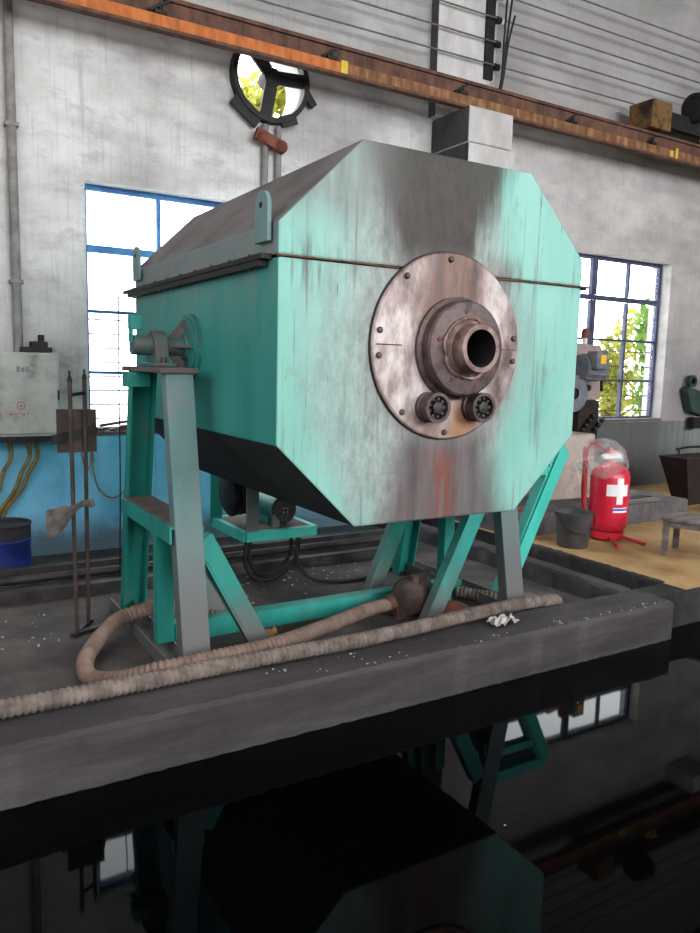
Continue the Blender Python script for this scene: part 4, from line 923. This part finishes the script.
m = MB(); m.box(9.64, 9.84, 6.60, 6.70, .86, 1.015); m.build('hoist_load_plate', BLACK, hk, smooth=False)

# ================================================================== OUTSIDE
def tree(name, base, h, crown, n, mat, label, seed, ls=.10):
    rnd = random.Random(seed); t = thing(name, label, 'tree' if h > 4 else 'bush', base, 'greenery outside the windows'); b = V(base)
    m = MB(); m.tube(spline([b, b+V((.05, 0, h*.35)), b+V((-.05, .05, h*.7)), b+V((0, 0, h))], .2), lambda i: .05+.02*(h > 4)*2, 8); m.build('trunk', BARK, t)
    m = MB()
    for k in range(n):
        c, r = crown[k % len(crown)]
        while True:
            d = V((rnd.uniform(-1, 1), rnd.uniform(-1, 1), rnd.uniform(-1, 1)))
            if .2 < d.length < 1: break
        p = V(c)+V((d.x*r[0], d.y*r[1], d.z*r[2])); a = V((rnd.gauss(0, 1), rnd.gauss(0, 1), rnd.gauss(0, 1))).normalized(); u = a.orthogonal().normalized(); w = a.cross(u); s = ls*rnd.uniform(.6, 1.3)
        m.faces([p-u*s, p+w*s*.45+a*s*.1, p+u*s, p-w*s*.45+a*s*.1], [(0, 1, 2, 3)])
    m.build('foliage', mat, t, smooth=False)
tree('tree', (5.0, 11.0, -.35), 5.2, [((5.2, 10.9, 5.35), (.8, .6, .6)), ((4.6, 11.1, 5.2), (.6, .6, .5)), ((5.6, 11.0, 5.9), (.5, .5, .5)), ((5.2, 11, 4.4), (.8, .6, .5))], 1500, LEAF, 'yellow-green tree seen through the exhaust fan opening', 1, .12)
tree('bush', (9.45, 7.95, -.35), 1.7, [((9.45, 7.95, 1.1), (.22, .25, 1.0)), ((9.5, 8.0, .6), (.3, .3, .6)), ((9.4, 7.95, 1.7), (.22, .25, .5))], 900, LEAF, 'yellow-green bush outside, just right of the grinder in the right window', 2, .08)
tree('bush', (10.6, 8.75, -.35), 2.3, [((10.55, 8.7, 1.9), (.4, .35, .55)), ((10.8, 8.7, 1.3), (.3, .35, .5)), ((10.85, 8.7, 2.3), (.3, .35, .45)), ((10.5, 8.7, 1.35), (.3, .35, .35))], 800, LEAF, 'loose yellow bush in the middle of the right window', 3, .08)
tree('bush', (9.72, 7.45, -.35), 2.0, [((9.62, 7.45, 1.3), (.14, .2, .7)), ((9.6, 7.45, 2.3), (.12, .2, .5))], 420, LEAF2, 'green climbing bush at the right edge of the right window', 4, .07)

# ================================================================== LIGHT
w = bpy.data.worlds.new('sky'); bpy.context.scene.world = w; w.use_nodes = True
bg = w.node_tree.nodes['Background']; bg.inputs[0].default_value = (.93, .97, 1, 1); bg.inputs[1].default_value = 17.0
def area(name, loc, rot, sx, sy, power, col=(1, 1, 1)):
    l = bpy.data.lights.new(name, 'AREA'); l.shape = 'RECTANGLE'; l.size = sx; l.size_y = sy; l.energy = power; l.color = col
    o = bpy.data.objects.new(name, l); C.objects.link(o); o.location = loc; o.rotation_euler = rot; return o
area('daylight_from_high_front_windows', (5.9, -7.9, 4.6), (math.radians(84), 0, 0), 14, 3.9, 820)
area('skylight_strip', (3.0, .9, 7.15), (0, 0, 0), 11, 2.4, 330)
area('added_left_fill', (-2.55, 1.5, 3.2), (0, math.radians(-90), 0), 2.6, 6.0, 240)  # added fill to lift the left side; the left wall has no windows

# ================================================================== CAMERA
f = 756.327
R = Matrix(((.856, -.047, .514), (-.516, -.124, .848), (.024, -.991, -.13)))
def fit():
    a = V((1610-350, 398-466.5, 0)); b = V((-110-350, 356-466.5, 0))
    ff = math.sqrt(-(a.x*b.x+a.y*b.y)); ex = V((a.x, a.y, ff)).normalized(); ey = V((b.x, b.y, ff)).normalized(); ez = ex.cross(ey).normalized()
    if ez.y > 0: ez = -ez
    return ff, ex, ey, ez
f, ex, ey, ez = fit()
col = lambda v: V((v.dot(ex), v.dot(ey), v.dot(ez)))
cx, cy, cz = col(V((1, 0, 0))), col(V((0, -1, 0))), col(V((0, 0, -1)))
cam = bpy.data.cameras.new('camera'); co = bpy.data.objects.new('camera', cam); C.objects.link(co)
co.matrix_world = Matrix(((cx.x, cy.x, cz.x, 0), (cx.y, cy.y, cz.y, 0), (cx.z, cy.z, cz.z, 1.6), (0, 0, 0, 1)))
cam.sensor_fit = 'VERTICAL'; cam.sensor_height = 24; cam.lens = f/933*24; cam.clip_start = .05
S = bpy.context.scene; S.camera = co
S.view_settings.view_transform = 'Standard'; S.view_settings.look = 'None'; S.view_settings.exposure = -.92; S.view_settings.gamma = 1; S.view_settings.use_curve_mapping = False
